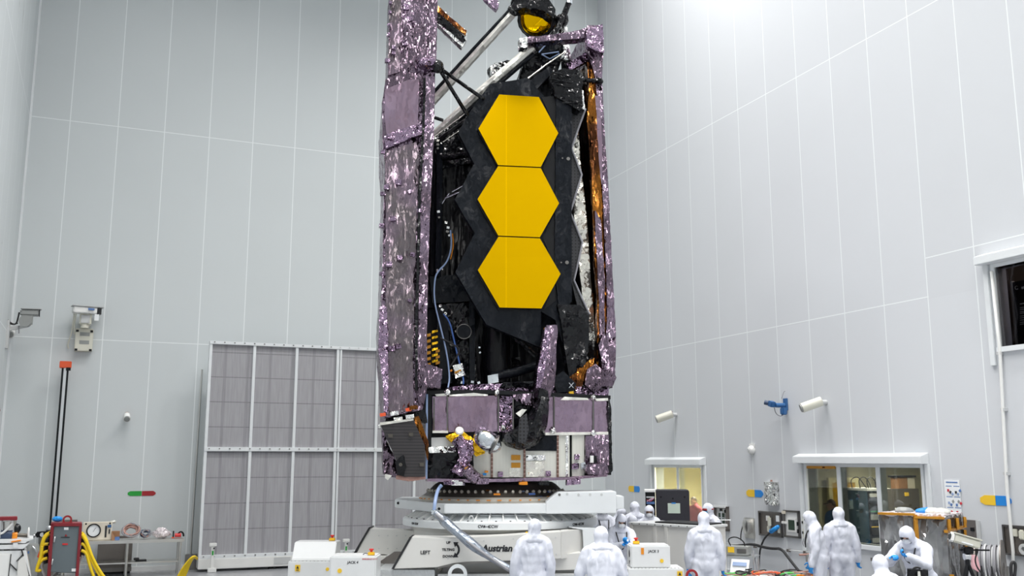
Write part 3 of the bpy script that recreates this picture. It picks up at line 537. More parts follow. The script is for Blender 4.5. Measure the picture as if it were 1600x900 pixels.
q2=Euler((0,math.radians(-38),0)); b=MB(); b.ball(L(762,689,-.30),(.26,.24,.17),Matrix.Rotation(math.radians(33),4,'Y'),28,18); b.crumple(.06,.008,3,97); b.build('silver_dome','silver_smooth',bus,True)
b=MB(); c=L(771,694,-.42); b.lathe([(.0,0),(.2,0.0),(.2,.03),(0,.03)],24,m=Matrix.Translation(c)@Matrix.Rotation(math.radians(118),4,'Y')@Matrix.Scale(.9,4)); b.build('dome_rim','steel_dark',bus,True)
b=MB(); b.lathe([(0,.02),(.055,.025),(.075,.0),(.06,-.02),(0,-.01)],20,m=Matrix.Translation(L(718,673,-.2))@Matrix.Rotation(math.radians(70),4,'X')); b.build('antenna_dish','white_paint',bus,True)
b=MB(); b.tube([L(714,686,-.12),L(724,696,-.15),L(728,712,-.15),L(722,728,-.15),L(716,738,-.12)],.10,8); b.tube([L(732,690,-.1),L(734,705,-.12),L(728,716,-.15)],.06,8); b.crumple(.045,.04,5,98); b.build('thruster_stalk','purple_dense',bus)
b=MB(); b.cyl(L(728,732,-.3),L(744,748,-.2),.10,.10,14); b.box(L(754,752,-.2),(.20,.12,.09)); b.crumple(.05,.014,6,99); b.build('sensor_barrel','purple_foil',bus); tp('barrel_collar',[(726,732),(733,728),(740,734),(733,739)],-.32,.06,'amber_tape',bus,crum=(.04,.01,7,100))
b=MB(); b.ball(L(713,734,-.15),(.09,.06,.05)); b.crumple(.03,.02,7,101); b.build('thruster_nozzle','purple_dense',bus)
for x,y,m_ in ((757,741,'blue_nitrile'),(752,743,'copper_wire'),(747,742,'grey_plastic'),(742,740,'ink'),(760,737,'orange_tape')):
    b=MB(); b.box(L(x,y,0),(.06,.04,.035)); b.build('connector',m_,bus)
# grey cell panel hung at the left, with foil below it
sp=tp('solar_panel',[(594,663),(646,656),(664,696),(664,745),(631,745)],-.30,.05,'solar_cells'); tp('panel_edge',[(594,660),(646,654),(646,657),(594,664.5)],-.33,.09,'champagne_foil',sp)
for x,y in ((610,681),(642,679),(626,726),(659,726)):
    b=MB(); b.box(L(x,y,-.33),(.075,.05,.06)); b.cyl(L(x,y,-.38),L(x,y,-.30),.03,seg=10); b.build('panel_bracket','ring_metal',sp)
tp('wing_stack',[(646,653),(654,650),(669,690),(669,720),(664,700)],-.22,.14,'amber_foil',crum=(.05,.010,6,102,9,(3,1,1))); tp('pallet_bottom',[(598,668),(604,690),(616,716),(632,742),(632,746),(606,744),(600,740),(599,700)],-.12,.5,'purple_foil',crum=(.06,.025,3,103))
tp('dark_recess',[(604,655),(640,644),(664,640),(667,660),(648,655),(620,660),(600,664)],-.04,.4,'black_crinkle',crum=(.05,.02,5,104))
for x,y,m_ in ((598,665,'silver_foil'),(606,662,'champagne_foil'),(622,655,'silver_foil'),(640,651,'silver_foil'),(598,648,'orange_red'),(638,640,'orange_red'),(646,637,'amber_foil'),(616,646,'silver_foil')):
    b=MB(); b.box(L(x,y,-.22),((.09,.05,.05) if 'red' in m_ else (.14,.06,.06)),Euler((0,-.15,.1))); b.crumple(.04,.008,8,x); b.build('hinge_fitting',m_,sp)
tp('lower_fitting',[(602,741),(612,743),(606,750),(602,747)],-.2,.1,'white_blanket',crum=(.04,.006,8,105)); tp('panel_foot',[(620,744),(664,744),(664,748),(640,751),(620,748)],-.25,.2,'copper_wire',sp,crum=(.05,.02,7,106)); tp('dark_foil',[(618,722),(630,712),(634,730),(630,744),(622,742)],-.36,.05,'black_crinkle',sp,crum=(.05,.02,5,107))
tp('sill_foil',[(700,606),(740,602),(790,600),(838,604),(838,612),(760,609),(700,612)],.25,.4,'purple_dense',bus,crum=(.05,.025,5,108)); tp('sill_foil',[(862,606),(890,602),(930,610),(950,606),(950,619),(866,618)],.3,.4,'purple_dense',bus,crum=(.05,.025,5,109))
tp('sill_blanket',[(786,598),(838,596),(838,604),(780,606)],.2,.1,'black_crinkle',bus,crum=(.05,.014,6,110)); tp('black_gusset',[(866,590),(880,580),(900,600),(896,610),(870,614)],.2,.14,'black_mli',bus,crum=(.05,.014,5,111))
for p in ([(889,598,.16),(896,606,.16)],[(896,598,.16),(889,606,.16)]): tt('cross_mark',p,.012,'silver_smooth',bus,6)
tp('yellow_fitting',[(889,612),(896,611),(897,617),(890,618)],.15,.08,'safety_yellow',bus)
# ================================================================ turntable stand under the telescope
TX,TY=-.22,18.55
tt_=thing('turntable_stand','large white tilting turntable stand under the telescope with lettering on its front beam','turntable stand',(TX,TY,0)); tb=Vector((TX,TY,0))
def W(x,y,Y): return atY(x,y,Y)-tb
b=MB(); prof=[(1.39,1.83),(1.39,1.97),(1.35,2.0),(1.32,2.02),(1.13,2.20),(1.06,2.24),(0.9,2.24),(0.9,1.83),(1.40,1.83)]
ad=MB().lathe(prof,72,(-.09,.05,0)).build('adapter_ring','ring_metal',tt_,True)
MB().lathe([(1.395,1.83),(1.40,1.93),(1.41,1.93),(1.41,1.965),(1.36,2.0),(1.30,2.0),(1.30,1.83),(1.395,1.83)],72,(-.09,.05,0)).build('lower_flange','ring_tan',ad,True)
for i in range(30):
    a=PI+ (i+.5)*PI/30; r=1.255; c=Vector((-.09+r*math.cos(a),.05+r*math.sin(a),2.085)); n=Vector((math.cos(a),math.sin(a),.72)).normalized()
    b=MB(); b.cyl(c-n*.01,c+n*.03,.030,.024,10); b.build('ring_bolt','ring_tan',ad,True)
random.seed(3)
for i in range(22):
    a=PI+.2+i*(PI-.4)/21; r=1.405; c=Vector((-.09+r*math.cos(a),.05+r*math.sin(a),1.955)); b=MB(); b.box(c,(.07 if 8<i<12 else .035,.05,.018),Matrix.Rotation(a+PI/2,4,'Z')); b.build('orange_tab','orange_tape',ad)
for a,z,s,m_ in ((4.75,2.05,.09,'orange_tape'),(4.62,2.12,.05,'amber_foil'),(5.25,2.05,.10,'blue_cable'),(5.35,2.0,.08,'motor_blue'),(5.12,2.10,.06,'motor_blue'),(5.5,2.0,.05,'orange_tape'),(5.05,1.96,.04,'blue_cable'),(5.6,2.08,.07,'blue_cable')):
    r=1.335-(z-2.0)*1.0; b=MB(); b.box((-.09+r*math.cos(a),.05+r*math.sin(a),z),(s*1.3,.03,s*.4),Matrix.Rotation(a+PI/2,4,'Z')); b.build('cable_tie',m_,ad)
# white support frame
zt,zb=1.905,1.745
p0=W(617,779,19.0);p1=W(695,788,16.95);p2=W(853,785,16.95); p0.z=p1.z=p2.z=zb
fr=[p0,p1,Vector((p2.x+.75,p1.y,zb)),Vector((p2.x+.75,p1.y+3.2,zb)),Vector((p0.x,p1.y+3.2,zb))]
sf=MB().prism(fr,(0,0,zt-zb)).build('support_frame','white_frame',tt_,False,.012)
q=[W(853,785,16.93),W(860,779,16.93),W(873,769.5,16.93),W(963,768,16.93),W(963,802,16.93),W(853,803,16.93)]
MB().prism(q,(0,.9,0)).build('side_bracket','white_frame',sf,False,.01)
MB().prism([W(963,775,17.3),W(975,775.5,17.3),W(975,795,17.3),W(963,796,17.3)],(0,.7,0)).build('end_block','white_frame',sf,False,.008)
for x,y in ((874,773),(886,772),(904,773),(922,773),(940,773)): MB().cyl(W(x,y,16.925),W(x,y,16.935),.022,seg=12).build('plate_bolt','steel_dark' if x==874 else 'light_grey',sf)
for x,y in ((686,795),(622,786)): MB().cyl(W(x,y,16.9 if x>640 else 18.8),W(x,y,17.0 if x>640 else 18.95),.025,seg=10).build('plate_bolt','black_plastic',sf)
for x0,x1 in ((722,731),(744,752),(756,760)): MB().prism([W(x0,802,17.3),W(x1,802,17.3),W(x1,808,17.3),W(x0,808,17.3)],(0,.3,0)).build('spacer_block','white_frame',sf)
# slewing ring
R=1.80
rg=MB().lathe([(R,1.485),(R,1.595),(R-.03,1.615),(R-.10,1.615),(1.46,1.70),(1.46,1.72),(.5,1.72),(.5,1.485),(R,1.485)],96).build('slewing_ring','white_frame',tt_,True)
for i in range(44):
    a=2*PI*(i+.3)/44; c,s_=math.cos(a),math.sin(a)
    if s_>.45: continue
    t=Vector((-s_,c,0)); rd=Vector((c,s_,0)); P=[rd*(R-.03)+Vector((0,0,1.612)),rd*1.44+Vector((0,0,1.612)),rd*1.44+Vector((0,0,1.742)),rd*1.52+Vector((0,0,1.742))]
    MB().prism([p-t*.009 for p in P],t*.018).build('ring_rib','white_paint',rg)
    a2=a+PI/44; c,s_=math.cos(a2),math.sin(a2); MB().cyl((c*(R-.09),s_*(R-.09),1.61),(c*(R-.09),s_*(R-.09),1.632),.016,seg=8).build('ring_bolt','steel_dark',rg)
MB().tube([Vector((-.47,-R+.12,1.66))+Vector((math.cos(k)*.035,0,math.sin(k)*.05)) for k in [i*PI/8 for i in range(16)]],.012,6,0,True).build('lifting_eye','light_grey',rg)
def ringtext(t,px,size):
    c=W(px,825,TY-R); a=math.atan2(-math.sqrt(max(R*R-c.x*c.x,.01)),c.x); n=Vector((math.cos(a),math.sin(a),0)); text_mb(t,size,facing(n*(R+.004)+Vector((0,0,1.54)),Vector((-n.y,n.x,0)),ZU),.002,0,.0015).build('lettering','ink',rg)
def arrow(fr_m,w,h,nm='arrow',par=None):
    b=MB(); b.mm((-w/2,-h*.12,0),(w/2,h*.12,.004)); 
    for s in (-1,1): b.prism([(s*w*.5,-h*.5,0),(s*(w*.5+h*.8),0,0),(s*w*.5,h*.5,0)],(0,0,.004))
    return b.build(nm,'ink',par,xf=fr_m)
ringtext('CW',752,.068); ringtext('CCW',770.5,.068); ringtext('CW',901,.062); ringtext('CCW',913,.062); ringtext('CW',637.5,.05); ringtext('CCW',644,.05)
for px in (760.5,906.5):
    c=W(px,825,TY-R); a=math.atan2(-math.sqrt(R*R-c.x*c.x),c.x); n=Vector((math.cos(a),math.sin(a),0)); arrow(facing(n*(R+.003)+Vector((0,0,1.54)),Vector((-n.y,n.x,0)),ZU),.055,.04,'arrow',rg)
MB().lathe([(1.62,1.18),(1.62,1.40),(1.70,1.485),(.6,1.485),(.6,1.18),(1.62,1.18)],72).build('bearing_drum','cream_paint',tt_,True)
# tilting beam: front arm with the lettering, rear arm behind it
YF=16.45
fa=[(641.5,839),(690,840.5),(760,838),(800,836),(877,831),(877,873),(797,876.5),(727,878.5),(709,880.5),(684,886.5),(613,889)]
arm=MB().prism([W(x,y,YF) for x,y in fa],(0,.45,0)).build('front_beam','cream_paint',tt_,False,.008)
MB().prism([W(640,839,YF-.01),W(644,839,YF-.01),W(615.5,889,YF-.01),W(611.5,889,YF-.01)],(0,.47,0)).build('end_seal','black_rubber',arm)
MB().prism([W(684,886,YF-.004),W(709,880,YF-.004),W(727,878,YF-.004),W(800,876,YF-.004),W(800,878.5,YF-.004),W(727,881,YF-.004),W(709,883,YF-.004),W(684,889,YF-.004)],(0,.4,0)).build('lower_edge','steel_dark',arm)
b=MB(); A=[W(877,831,YF),W(877,873,YF)]; B=[W(929,824,17.35),W(929,866,17.35)]
b.loft([A[0],A[1],A[1]+Vector((0,.45,0)),A[0]+Vector((0,.45,0))],[B[0],B[1],B[1]+Vector((0,.4,0)),B[0]+Vector((0,.4,0))]); b.build('beam_flank','cream_paint',arm)
MB().prism([W(889,824,16.9),W(937,826,16.9),W(937,858,16.9),W(912,858,16.9),W(910,828,16.9)],(0,.4,0)).build('flank_box','white_frame',arm,False,.006)
MB().prism([W(840,868,16.6),W(908,864,16.6),W(908,890,16.6),W(840,892,16.6)],(0,.5,0)).build('lower_skirt','cream_paint',arm,False,.006)
ra=[(577,825),(585,827),(640,829),(692,834),(692,872),(640,868),(590,866),(554,870)]
rear=MB().prism([W(x,y,18.1) for x,y in ra],(0,.45,0)).build('rear_beam','cream_paint',tt_,False,.008)
MB().prism([W(576,824,18.08),W(579.5,824,18.08),W(552.5,870,18.08),W(549,870,18.08)],(0,.48,0)).build('end_seal','black_rubber',rear)
for i in range(6):
    for y in (837,857): MB().cyl(W(592+i*14,y,18.09),W(592+i*14,y,18.11),.012,seg=8).build('rivet','light_grey',rear)
for x,y in ((700,861),(700,873),(756,868),(756,845),(848,842),(868,840),(848,868),(869,866),(802,842)): MB().cyl(W(x,y,YF-.005),W(x,y,YF+.01),.012,seg=8).build('rivet','light_grey',arm)
cross=MB().prism([W(604,868,17.6),W(622,866,17.6),W(640,857,17.6),W(648,866,17.6),W(632,888,17.6),W(588,888,17.6)],(0,.2,0)).build('cross_member','cream_paint',tt_)
MB().prism([W(591,879,17.5),W(616,862,17.5),W(628,862,17.5),W(612,884,17.5)],(0,.05,0)).build('shadow_gap','brown_steel',cross)  # solid dark strip standing in for the shadow between the members
def lettering(t,px,py,h,mt='ink',Y=YF-.004,par=None,shear=0,off=.002,nm='lettering',base=tb): return text_mb(t,h,facing(atY(px,py,Y)-base,XR,ZU),.003,shear,off).build(nm,mt,par)
lettering('Austrian',776.5,857,.145,par=arm,shear=.22,off=.0055); lettering('LEFT',664.5,863.5,.078,par=arm); lettering('UP',700.5,848,.055,par=arm); lettering('TILTING',700.5,859,.055,par=arm); lettering('DOWN',700.5,869.5,.055,par=arm)
b=MB(); cc=W(707,859,YF-.006); P=[]; 
th=[-.95+i*1.9/14 for i in range(15)]; ri,ro=.088,.122
o1=[cc+Vector((math.cos(t)*ro,0,math.sin(t)*ro)) for t in th]; o2=[cc+Vector((math.cos(t)*ri,0,math.sin(t)*ri)) for t in th]
for i in range(14): b.prism([o1[i],o1[i+1],o2[i+1],o2[i]],(0,.004,0))
for sg in (1,-1):
    e=cc+Vector((math.cos(.95)*.105,0,sg*math.sin(.95)*.105)); d=Vector((-.75,0,sg*.55)).normalized(); n=Vector((d.z,0,-d.x))
    b.prism([e+d*.06,e+n*.05-d*.01,e-n*.05-d*.01],(0,.004,0))
b.build('curved_arrow','ink',arm)
b=MB(); b.cyl(W(823,832.5,16.72),W(823,832.5,16.75),.022,seg=14); b.build('yellow_sticker','sign_yellow',arm)
# base of the stand
MB().mm((-2.0,-2.0,0),(-1.05,.4,.865)).build('tread_block','tread_plate',tt_,False,.01)
MB().mm((-1.05,-1.75,0),(1.55,1.6,.70)).build('base_frame','brown_steel',tt_,False,.01)
MB().mm((-1.0,-2.02,0),(2.0,-1.78,.80)).build('base_rail','light_grey',tt_,False,.01)
MB().mm((-2.55,-.75,0),(-1.95,.6,.95)).build('rear_post','cream_paint',tt_,False,.01)
b=MB(); b.lathe([(.10,-.03),(.155,-.03),(.155,.03),(.10,.03),(.10,-.03)],28,m=Matrix.Translation(W(715,897,16.3))@Matrix.Rotation(PI/2,4,'X')@Matrix.Rotation(0,4,'Z')); b.prism([W(705,897,16.28),W(727,897,16.28),W(729,915,16.28),W(698,915,16.28)],(0,.06,0)); b.build('lifting_lug','white_frame',tt_,False)
# corner jacks
def estop(par,c):
    b=MB(); b.box(c+Vector((0,0,.025)),(.10,.09,.05)); o=b.build('stop_box','safety_yellow',par,False,.008); MB().box(c+Vector((0,0,-.004)),(.11,.10,.012)).build('stop_base','black_plastic',o)
    b=MB(); b.cyl(c+Vector((0,0,.05)),c+Vector((0,0,.07)),.02); b.lathe([(.02,.07),(.038,.085),(.036,.098),(0,.104)],16,c); b.build('stop_button','bright_red',o,True)
def sunmark(par,c,r=.035):
    b=MB(); b.cyl(c,c+Vector((0,-.006,0)),r,seg=20); b.build('round_sticker','sign_yellow',par)
def hazard(par,c,s=.07):
    b=MB(); b.box(c,(s,.006,s*1.25)); o=b.build('warning_plate','sign_yellow',par); b=MB(); b.prism([c+Vector((-s*.28,-.004,-.01)),c+Vector((s*.28,-.004,-.01)),c+Vector((0,-.004,s*.5))],(0,-.003,0)); b.box(c+Vector((0,-.004,-s*.4)),(s*.5,.004,s*.15)); b.build('warning_mark','ink',o)
def jack(name,label,x0,x1,ytop,Y,dep,arm_to,letter=None,zbase=.86,slope=0,group='corner jacks of the turntable stand'):
    p=atY(x0,ytop,Y); q=atY(x1,ytop,Y); base=Vector(((p.x+q.x)/2,Y+dep/2,0)); w=q.x-p.x; zt_=p.z
    o=thing('corner_jack',label,'jack',base,0,group)
    if slope: prof=[(-w/2,-dep/2,zbase),(-w/2,-dep/2,zt_-.28),(-w/2,-dep/2+.18,zt_),(-w/2,dep/2,zt_),(-w/2,dep/2,zbase)]
    else: prof=[(-w/2,-dep/2,zbase),(-w/2,-dep/2,zt_),(-w/2,dep/2,zt_),(-w/2,dep/2,zbase)]
    ca=MB().prism(prof,(w,0,0)).build('jack_cover','white_gloss',o,False,.02)
    bx=MB().mm((-w/2-.05,-dep/2-.06,0),(w/2+.20,dep/2+.05,zbase)).build('jack_base','white_gloss',o,False,.012)
    for i in range(14): MB().cyl((-w/2+i*(w+.12)/13,-dep/2-.03,zbase-.002),(-w/2+i*(w+.12)/13,-dep/2-.03,zbase+.006),.010,seg=8).build('base_bolt','steel_dark',bx)
    if arm_to:
        t=Vector(arm_to)-base; t.z=0; n=Vector((-t.y,t.x,0)).normalized()*.17; b=MB(); b.prism([Vector((0,0,.35))+n,t+Vector((0,0,.35))+n,t+Vector((0,0,.35))-n,Vector((0,0,.35))-n],(0,0,.35)); b.build('outrigger','white_gloss',o,False,.01)
    if letter: text_mb(letter,.055,facing((.05 if w<.7 else 0,-dep/2-.002,zt_-.095),XR,ZU),.002,.1,.001).build('lettering','ink',ca)
    return o,ca,base,w,zt_
o,ca,bs,w,zt_=jack('corner_jack','white jack housing lettered JACK 4 with a red stop button',515,588,869,15.6,.55,(-2.32,16.45,0),'JACK 4',.62); estop(o,Vector((w/2-.10,-.12,zt_))); sunmark(ca,Vector((-.20,-.275,zt_-.22))); text_mb('EMERGENCY STOP',.028,facing((w/2-.10,-.278,zt_-.045),XR,ZU),.002).build('lettering','ink_red',ca)
b=MB(); b.tube([(w/2-.15,-.12,zt_+.02),(w/2-.20,-.10,zt_+.03),(w/2-.24,-.05,zt_+.004)],.006,6,1); b.build('stop_cable','black_rubber',o)
o,ca,bs,w,zt_=jack('corner_jack','white jack housing with a sloping front, beside the grey filter wall',457,523,848,17.3,.6,(-2.9,17.95,0),None,.93,1); estop(o,Vector((w/2-.12,.12,zt_))); hazard(o,Vector((-w/2+.12,-.37,.82)),.085); sunmark(o,Vector((w/2-.1,-.36,.80)),.03)
o,ca,bs,w,zt_=jack('corner_jack','white jack housing lettered JACK 3 beside the cream crate wall',985,1047,852,16.0,.5,(1.83,16.48,0),'JACK 3',.95); estop(o,Vector((-w/2+.12,-.02,zt_))); sunmark(ca,Vector((w/2-.14,-.255,zt_-.24)),.03)
b=MB(); b.cyl((-w/2-.006,-.1,zt_-.14),(-w/2+.01,-.1,zt_-.14),.055,seg=20); b.build('side_port','black_plastic',ca); b=MB(); b.box((-w/2+.19,-.255,zt_-.09),(.045,.006,.10)); b.build('orange_tag','orange_tape',ca); hazard(o,Vector((w/2+.13,-.32,.86)),.08)
for i,(x,y) in enumerate(((-w/2-.004,-.12),(-w/2-.004,-.06),(-w/2-.004,-.09))): MB().box((x,y,zt_-.26-.03*(i%2)),(.006,.02,.02)).build('port_mark','ink',ca)
tag(MB().lathe([(.06,-.02),(.095,-.02),(.095,.02),(.06,.02),(.06,-.02)],24,m=Matrix.Translation((2.80,15.70,.87))@Matrix.Rotation(PI/2,4,'X')).build('hoist_ring','red_paint',None,True),'red hoist ring standing at the end of the JACK 3 housing base','ring',None)
# hose from the bus down to the floor
hs=thing('air_hose','grey wrapped air hose running from the telescope base down past the lettered beam','hose',atY(800,888,16.2))
hb=hs.location
def HP(*a): return [atY(x,y,Y)-hb for x,y,Y in a]
b=MB(); b.tube(HP((690,758,16.98),(684,765,17.0),(680,782,16.6),(678,800,16.6)),.03,10,2); b.build('upper_hose','pale_blue',hs,'all')
b=MB(); b.tube(HP((678,799,16.6),(688,808,16.55),(698,818,16.5),(723,839,16.25),(754,864,16.2),(797,889,16.15)),lambda t:.035+.045*math.sin(t*PI)+.01*math.sin(t*21),10,2); b.crumple(.05,.006,6,120); b.build('wrapped_hose','hose_film',hs)
b=MB(); b.tube(HP((681,803,16.5),(702,821,16.42),(734,850,16.12),(796,892,16.05)),.026,8,2); b.build('inner_line','grey_cable',hs,'all')
b=MB(); b.box(HP((679,800,16.58))[0],(.10,.08,.06)); b.crumple(.03,.01,9,121); b.build('hose_tie','silver_smooth',hs)
# cream crate wall at the right, black rack
a=Vector((2.27,19.1,0)); e=Vector((3.42,17.95,0)); d=(e-a); ln=d.length; ang=math.atan2(d.y,d.x)
ct=thing('equipment_crate','cream steel crate with ribbed side standing before the black rack','crate',a,ang)
body=MB().mm((0,0,.02),(ln,.75,1.46)).build('crate_body','cream_paint',ct,False,.012)
for i,x in enumerate((.02,.58,.84,ln-.02)): MB().mm((x-.035,-.03,.02),(x+.035,.0,1.44)).build('side_rib','cream_paint',body,False,.006)
MB().mm((-.03,-.04,1.43),(ln+.03,.78,1.475)).build('top_rim','white_gloss',body,False,.008); MB().mm((.5,.1,1.475),(ln-.05,.7,1.50)).build('black_mat','black_plastic',ct)
for i in range(9): MB().cyl((.06+i*ln/9,-.045,1.45),(.06+i*ln/9,-.03,1.45),.012,seg=8).build('rim_bolt','steel_dark',body)
p=atY(1025,766,21.35)
rk=thing('server_rack','tall black equipment rack with open side and a taped green note','rack',(p.x,21.35,0),math.radians(-8))
wr_=.95; 
MB().mm((-.01,0,.05),(.70,.9,2.0)).build('cabinet_body','rack_black',rk,False,.012)
MB().mm((0,-.03,.08),(.70,.0,1.985)).build('cabinet_door','rack_black',rk,False,.008)
MB().mm((-.23,-.02,.05),(-.02,.85,1.98)).build('open_bay','black_plastic',rk,False,.006); MB().mm((-.25,-.04,1.96),(-.01,.9,2.0)).build('bay_top','white_paint',rk)
for i,(m_,h) in enumerate((('alu',.03),('ink_blue',.05),('black_plastic',.08),('light_grey',.03),('grey_plastic',.1),('black_plastic',.05),('alu',.03),('light_grey',.05))): MB().mm((-.21,-.04,1.84-i*.13),(-.04,.1,1.84-i*.13+h)).build('rack_module',m_,rk)
for i,m_ in enumerate(('ink_red','pale_blue','pink_bag')): b=MB(); b.tube([(-.20,-.05,1.80-i*.02),(-.13,-.09,1.76+i*.03),(-.05,-.05,1.83)],.008,6,1); b.build('patch_cable',m_,rk)
nt_=MB().mm((.24,-.045,1.52),(.50,-.03,1.73)).build('taped_note','paper_green',rk); MB().mm((.32,-.05,1.72),(.41,-.04,1.745)).build('blue_tape','sign_blue',nt_)
for x in (.10,.35,.60): MB().cyl((x,-.045,1.86-.03*(x==.35)),(x,-.02,1.86-.03*(x==.35)),.02,seg=10).build('door_lock','black_plastic',rk)
for x in (-.15,.6):
    for y in (.1,.8): MB().cyl((x,y,0),(x,y,.06),.04,seg=10).build('foot','black_rubber',rk)
# ================================================================ left side of the hall
def wall_pt(x,y,off=0.0): return hit(x,y,VV*(VB-off),VV)          # a point on the end wall
def wallframe(x,y,off=0.0):
    p=wall_pt(x,y,off); return Frame(p,PSI)
def left_pt(x,y,off=0.0): return hit(x,y,UV*(UL+off),UV)
# grey filter wall on its white frame
F0=wall_pt(318,871,.75); F0.z=0
FF=Frame(F0,PSI); fw=thing('filter_wall','tall free-standing wall of grey filter panels in a white frame','filter wall',F0,PSI)
ht=FF.L(330,535).z; xs0=FF.L(318,868).x; wd=7.2
base_z=.34
cols=[FF.L(x,620).x for x in (325.5,392,461,526)]; stp=(cols[3]-cols[0])/3
cx=[cols[0]+stp*i for i in range(7)]
zm=FF.L(400,702).z
fb=MB(); 
W_=.035
for i,x in enumerate(cx):
    MB().mm((x-W_,-.03,base_z),(x+W_,.09,ht)).build('frame_post','white_frame',fw,False,.006)
    if i==3: MB().mm((x+W_+.02,-.03,base_z),(x+3*W_,.09,ht)).build('frame_post','white_frame',fw,False,.006)
for nm,z,h in (('top_rail',ht,.08),('middle_rail',zm,.10),('bottom_rail',base_z,.09)):
    r=MB().mm((cx[0]-W_,-.045,z-h/2),(cx[-1]+W_,.10,z+h/2)).build(nm,'white_frame',fw,False,.006)
    for i in range(28): MB().box((cx[0]+.08+i*.243,-.05,z+.012),(.03,.012,.022)).build('rail_bolt','steel_dark' if i<13 else 'light_grey',r)
for i in range(6):
    for z0,z1 in ((base_z,zm),(zm,ht)): MB().mm((cx[i]+W_*.5,.02,z0+.03),(cx[i+1]-W_*.5,.06,z1-.03)).build('filter_panel','filter_mesh',fw)
MB().mm((cx[0]-W_,.05,base_z-.04),(cx[-1]+W_,.16,ht)).build('back_box','white_frame',fw); MB().mm((cx[0]-W_,-.06,.06),(cx[-1]+W_,.40,base_z-.04)).build('plinth','white_paint',fw,False,.01); MB().mm((cx[0]+1.75,-.07,.12),(cx[0]+2.15,-.055,.28)).build('access_plate','light_grey',fw)
for i in range(5): MB().cyl((cx[0]+.3+i*1.4,.1,0),(cx[0]+.3+i*1.4,.1,.08),.06,seg=10).build('caster','black_rubber',fw)
for px,lb,Y_ in ((331,'white clamp post with a green mark at the corner of the filter wall',.25),(540,'white clamp post with a green mark behind the lettered jack',.25)):
    q=FF.L(px,886 if px<400 else 866,-.18); g=FF.m@Vector((q.x,-.20,0)); o=thing('clamp_post',lb,'clamp post',g,PSI,'clamp posts of the filter wall')
    MB().mm((-.035,-.03,0),(.035,.03,.62)).build('post','white_paint',o,False,.008); MB().mm((-.085,-.04,.60),(.085,.04,.68)).build('post_head','white_paint',o,False,.01); MB().cyl((.02,-.05,.56),(.02,-.03,.56),.018,seg=10).build('knob','black_plastic',o); MB().mm((-.02,-.036,.40),(.02,-.029,.50)).build('green_mark','sign_green',o)
    MB().mm((-.10,-.06,0),(.10,.05,.10)).build('foot','white_paint',o,False,.01)
# conduits beside it
g=wall_pt(299,868,.12); g.z=0; o=thing('wall_conduit','pair of thin steel conduits rising beside the filter wall from a grey box','conduit',g,PSI)
for dx in (-.02,.16):
    MB().cyl((dx,0,.33),(dx+.03,0,4.9 if dx<0 else 2.6),.022,seg=8).build('pipe','stainless',o,True)
MB().mm((-.14,-.07,0.10),(.24,.10,.36)).build('junction_box','steel_dark',o,False,.01); MB().mm((-.10,-.05,0),(.20,.08,.10)).build('box_foot','steel_dark',o)
# painted direction marker
def marker(name,label,fr,w,h,c1,c2,grp,tips=(1,1)):
    o=thing(name,label,'sign',fr.loc,fr.rz,grp); b=MB(); t=h*.5
    b.prism([(-w/2+t*tips[0],0,-h/2),(-.004,0,-h/2),(-.004,0,h/2),(-w/2+t*tips[0],0,h/2),(-w/2,0,h*.22),(-w/2,0,-h*.22)],(0,-.006,0)); b.build('arrow_half',c1,o)
    b=MB(); b.prism([(w/2-t*tips[1],0,-h/2),(w/2,0,-h*.16),(w/2,0,h*.16),(w/2-t*tips[1],0,h/2),(.004,0,h/2),(.004,0,-h/2)],(0,-.006,0)); b.build('arrow_half',c2,o); return o
marker('direction_marker','green and dark red double arrow marker on the end wall',wallframe(221.5,771,.002),.64,.115,'sign_green','sign_red',None)
# orange topped post
g=wall_pt(83,815,.35); top=wall_pt(100,566,.35).z; g.z=0
o=thing('measuring_post','slim twin-rail post with an orange cap standing at the end wall','post',g,PSI)
for dx in (-.055,.055): MB().mm((dx-.022,-.03,.05),(dx+.022,.03,top-.12)).build('rail','black_plastic',o)
MB().mm((-.035,-.02,.05),(.035,.02,top-.12)).build('rail_core','alu',o); MB().mm((-.13,-.09,top-.14),(.13,.09,top+.02)).build('post_cap','orange_red',o,False,.01); MB().mm((.02,-.10,top-.20),(.12,.0,top-.13)).build('cap_clamp','black_plastic',o); MB().mm((-.3,-.25,0),(.3,.25,.06)).build('post_base','steel_dark',o)
# cameras and sensors on the walls
g=wall_pt(130,549,.0); o=thing('security_camera','security camera on a beige box fixed to the end wall','camera',g,PSI,'wall cameras')
MB().mm((-.20,-.16,-.01),(.20,0,.54)).build('junction_box','cctv_beige',o,False,.015)
for z in (.02,.48):
    for x in (-.16,.16): MB().box((x,-.17,z),(.06,.02,.05)).build('corner_latch','black_plastic',o)
for z in (.16,.36): MB().mm((-.10,-.165,z),(.12,-.155,z+.09)).build('rating_plate','grey_plastic',o)
MB().cyl((0,-.25,.54),(0,-.25,.62),.10).build('mount','cctv_beige',o,True); MB().mm((-.13,-.36,.62),(.14,-.14,.88)).build('pan_head','cctv_beige',o,False,.02); MB().mm((-.10,-.37,.65),(.10,-.355,.85)).build('head_cover','light_grey',o,False,.01)
rot=Matrix.Rotation(math.radians(10),4,'Z')
h=MB().box((-.02,-.32,.96),(.56,.26,.16),rot).build('camera_housing','white_paint',o,False,.02); MB().box((.03,-.32,1.055),(.72,.30,.03),rot).build('sun_shade','light_grey',o,False,.01); MB().box((.28,-.29,.95),(.10,.22,.15),rot).build('lens_window','cctv_lens',o); MB().box((.12,-.455,.985),(.14,.01,.05),rot).build('blue_badge','ink_blue',h)
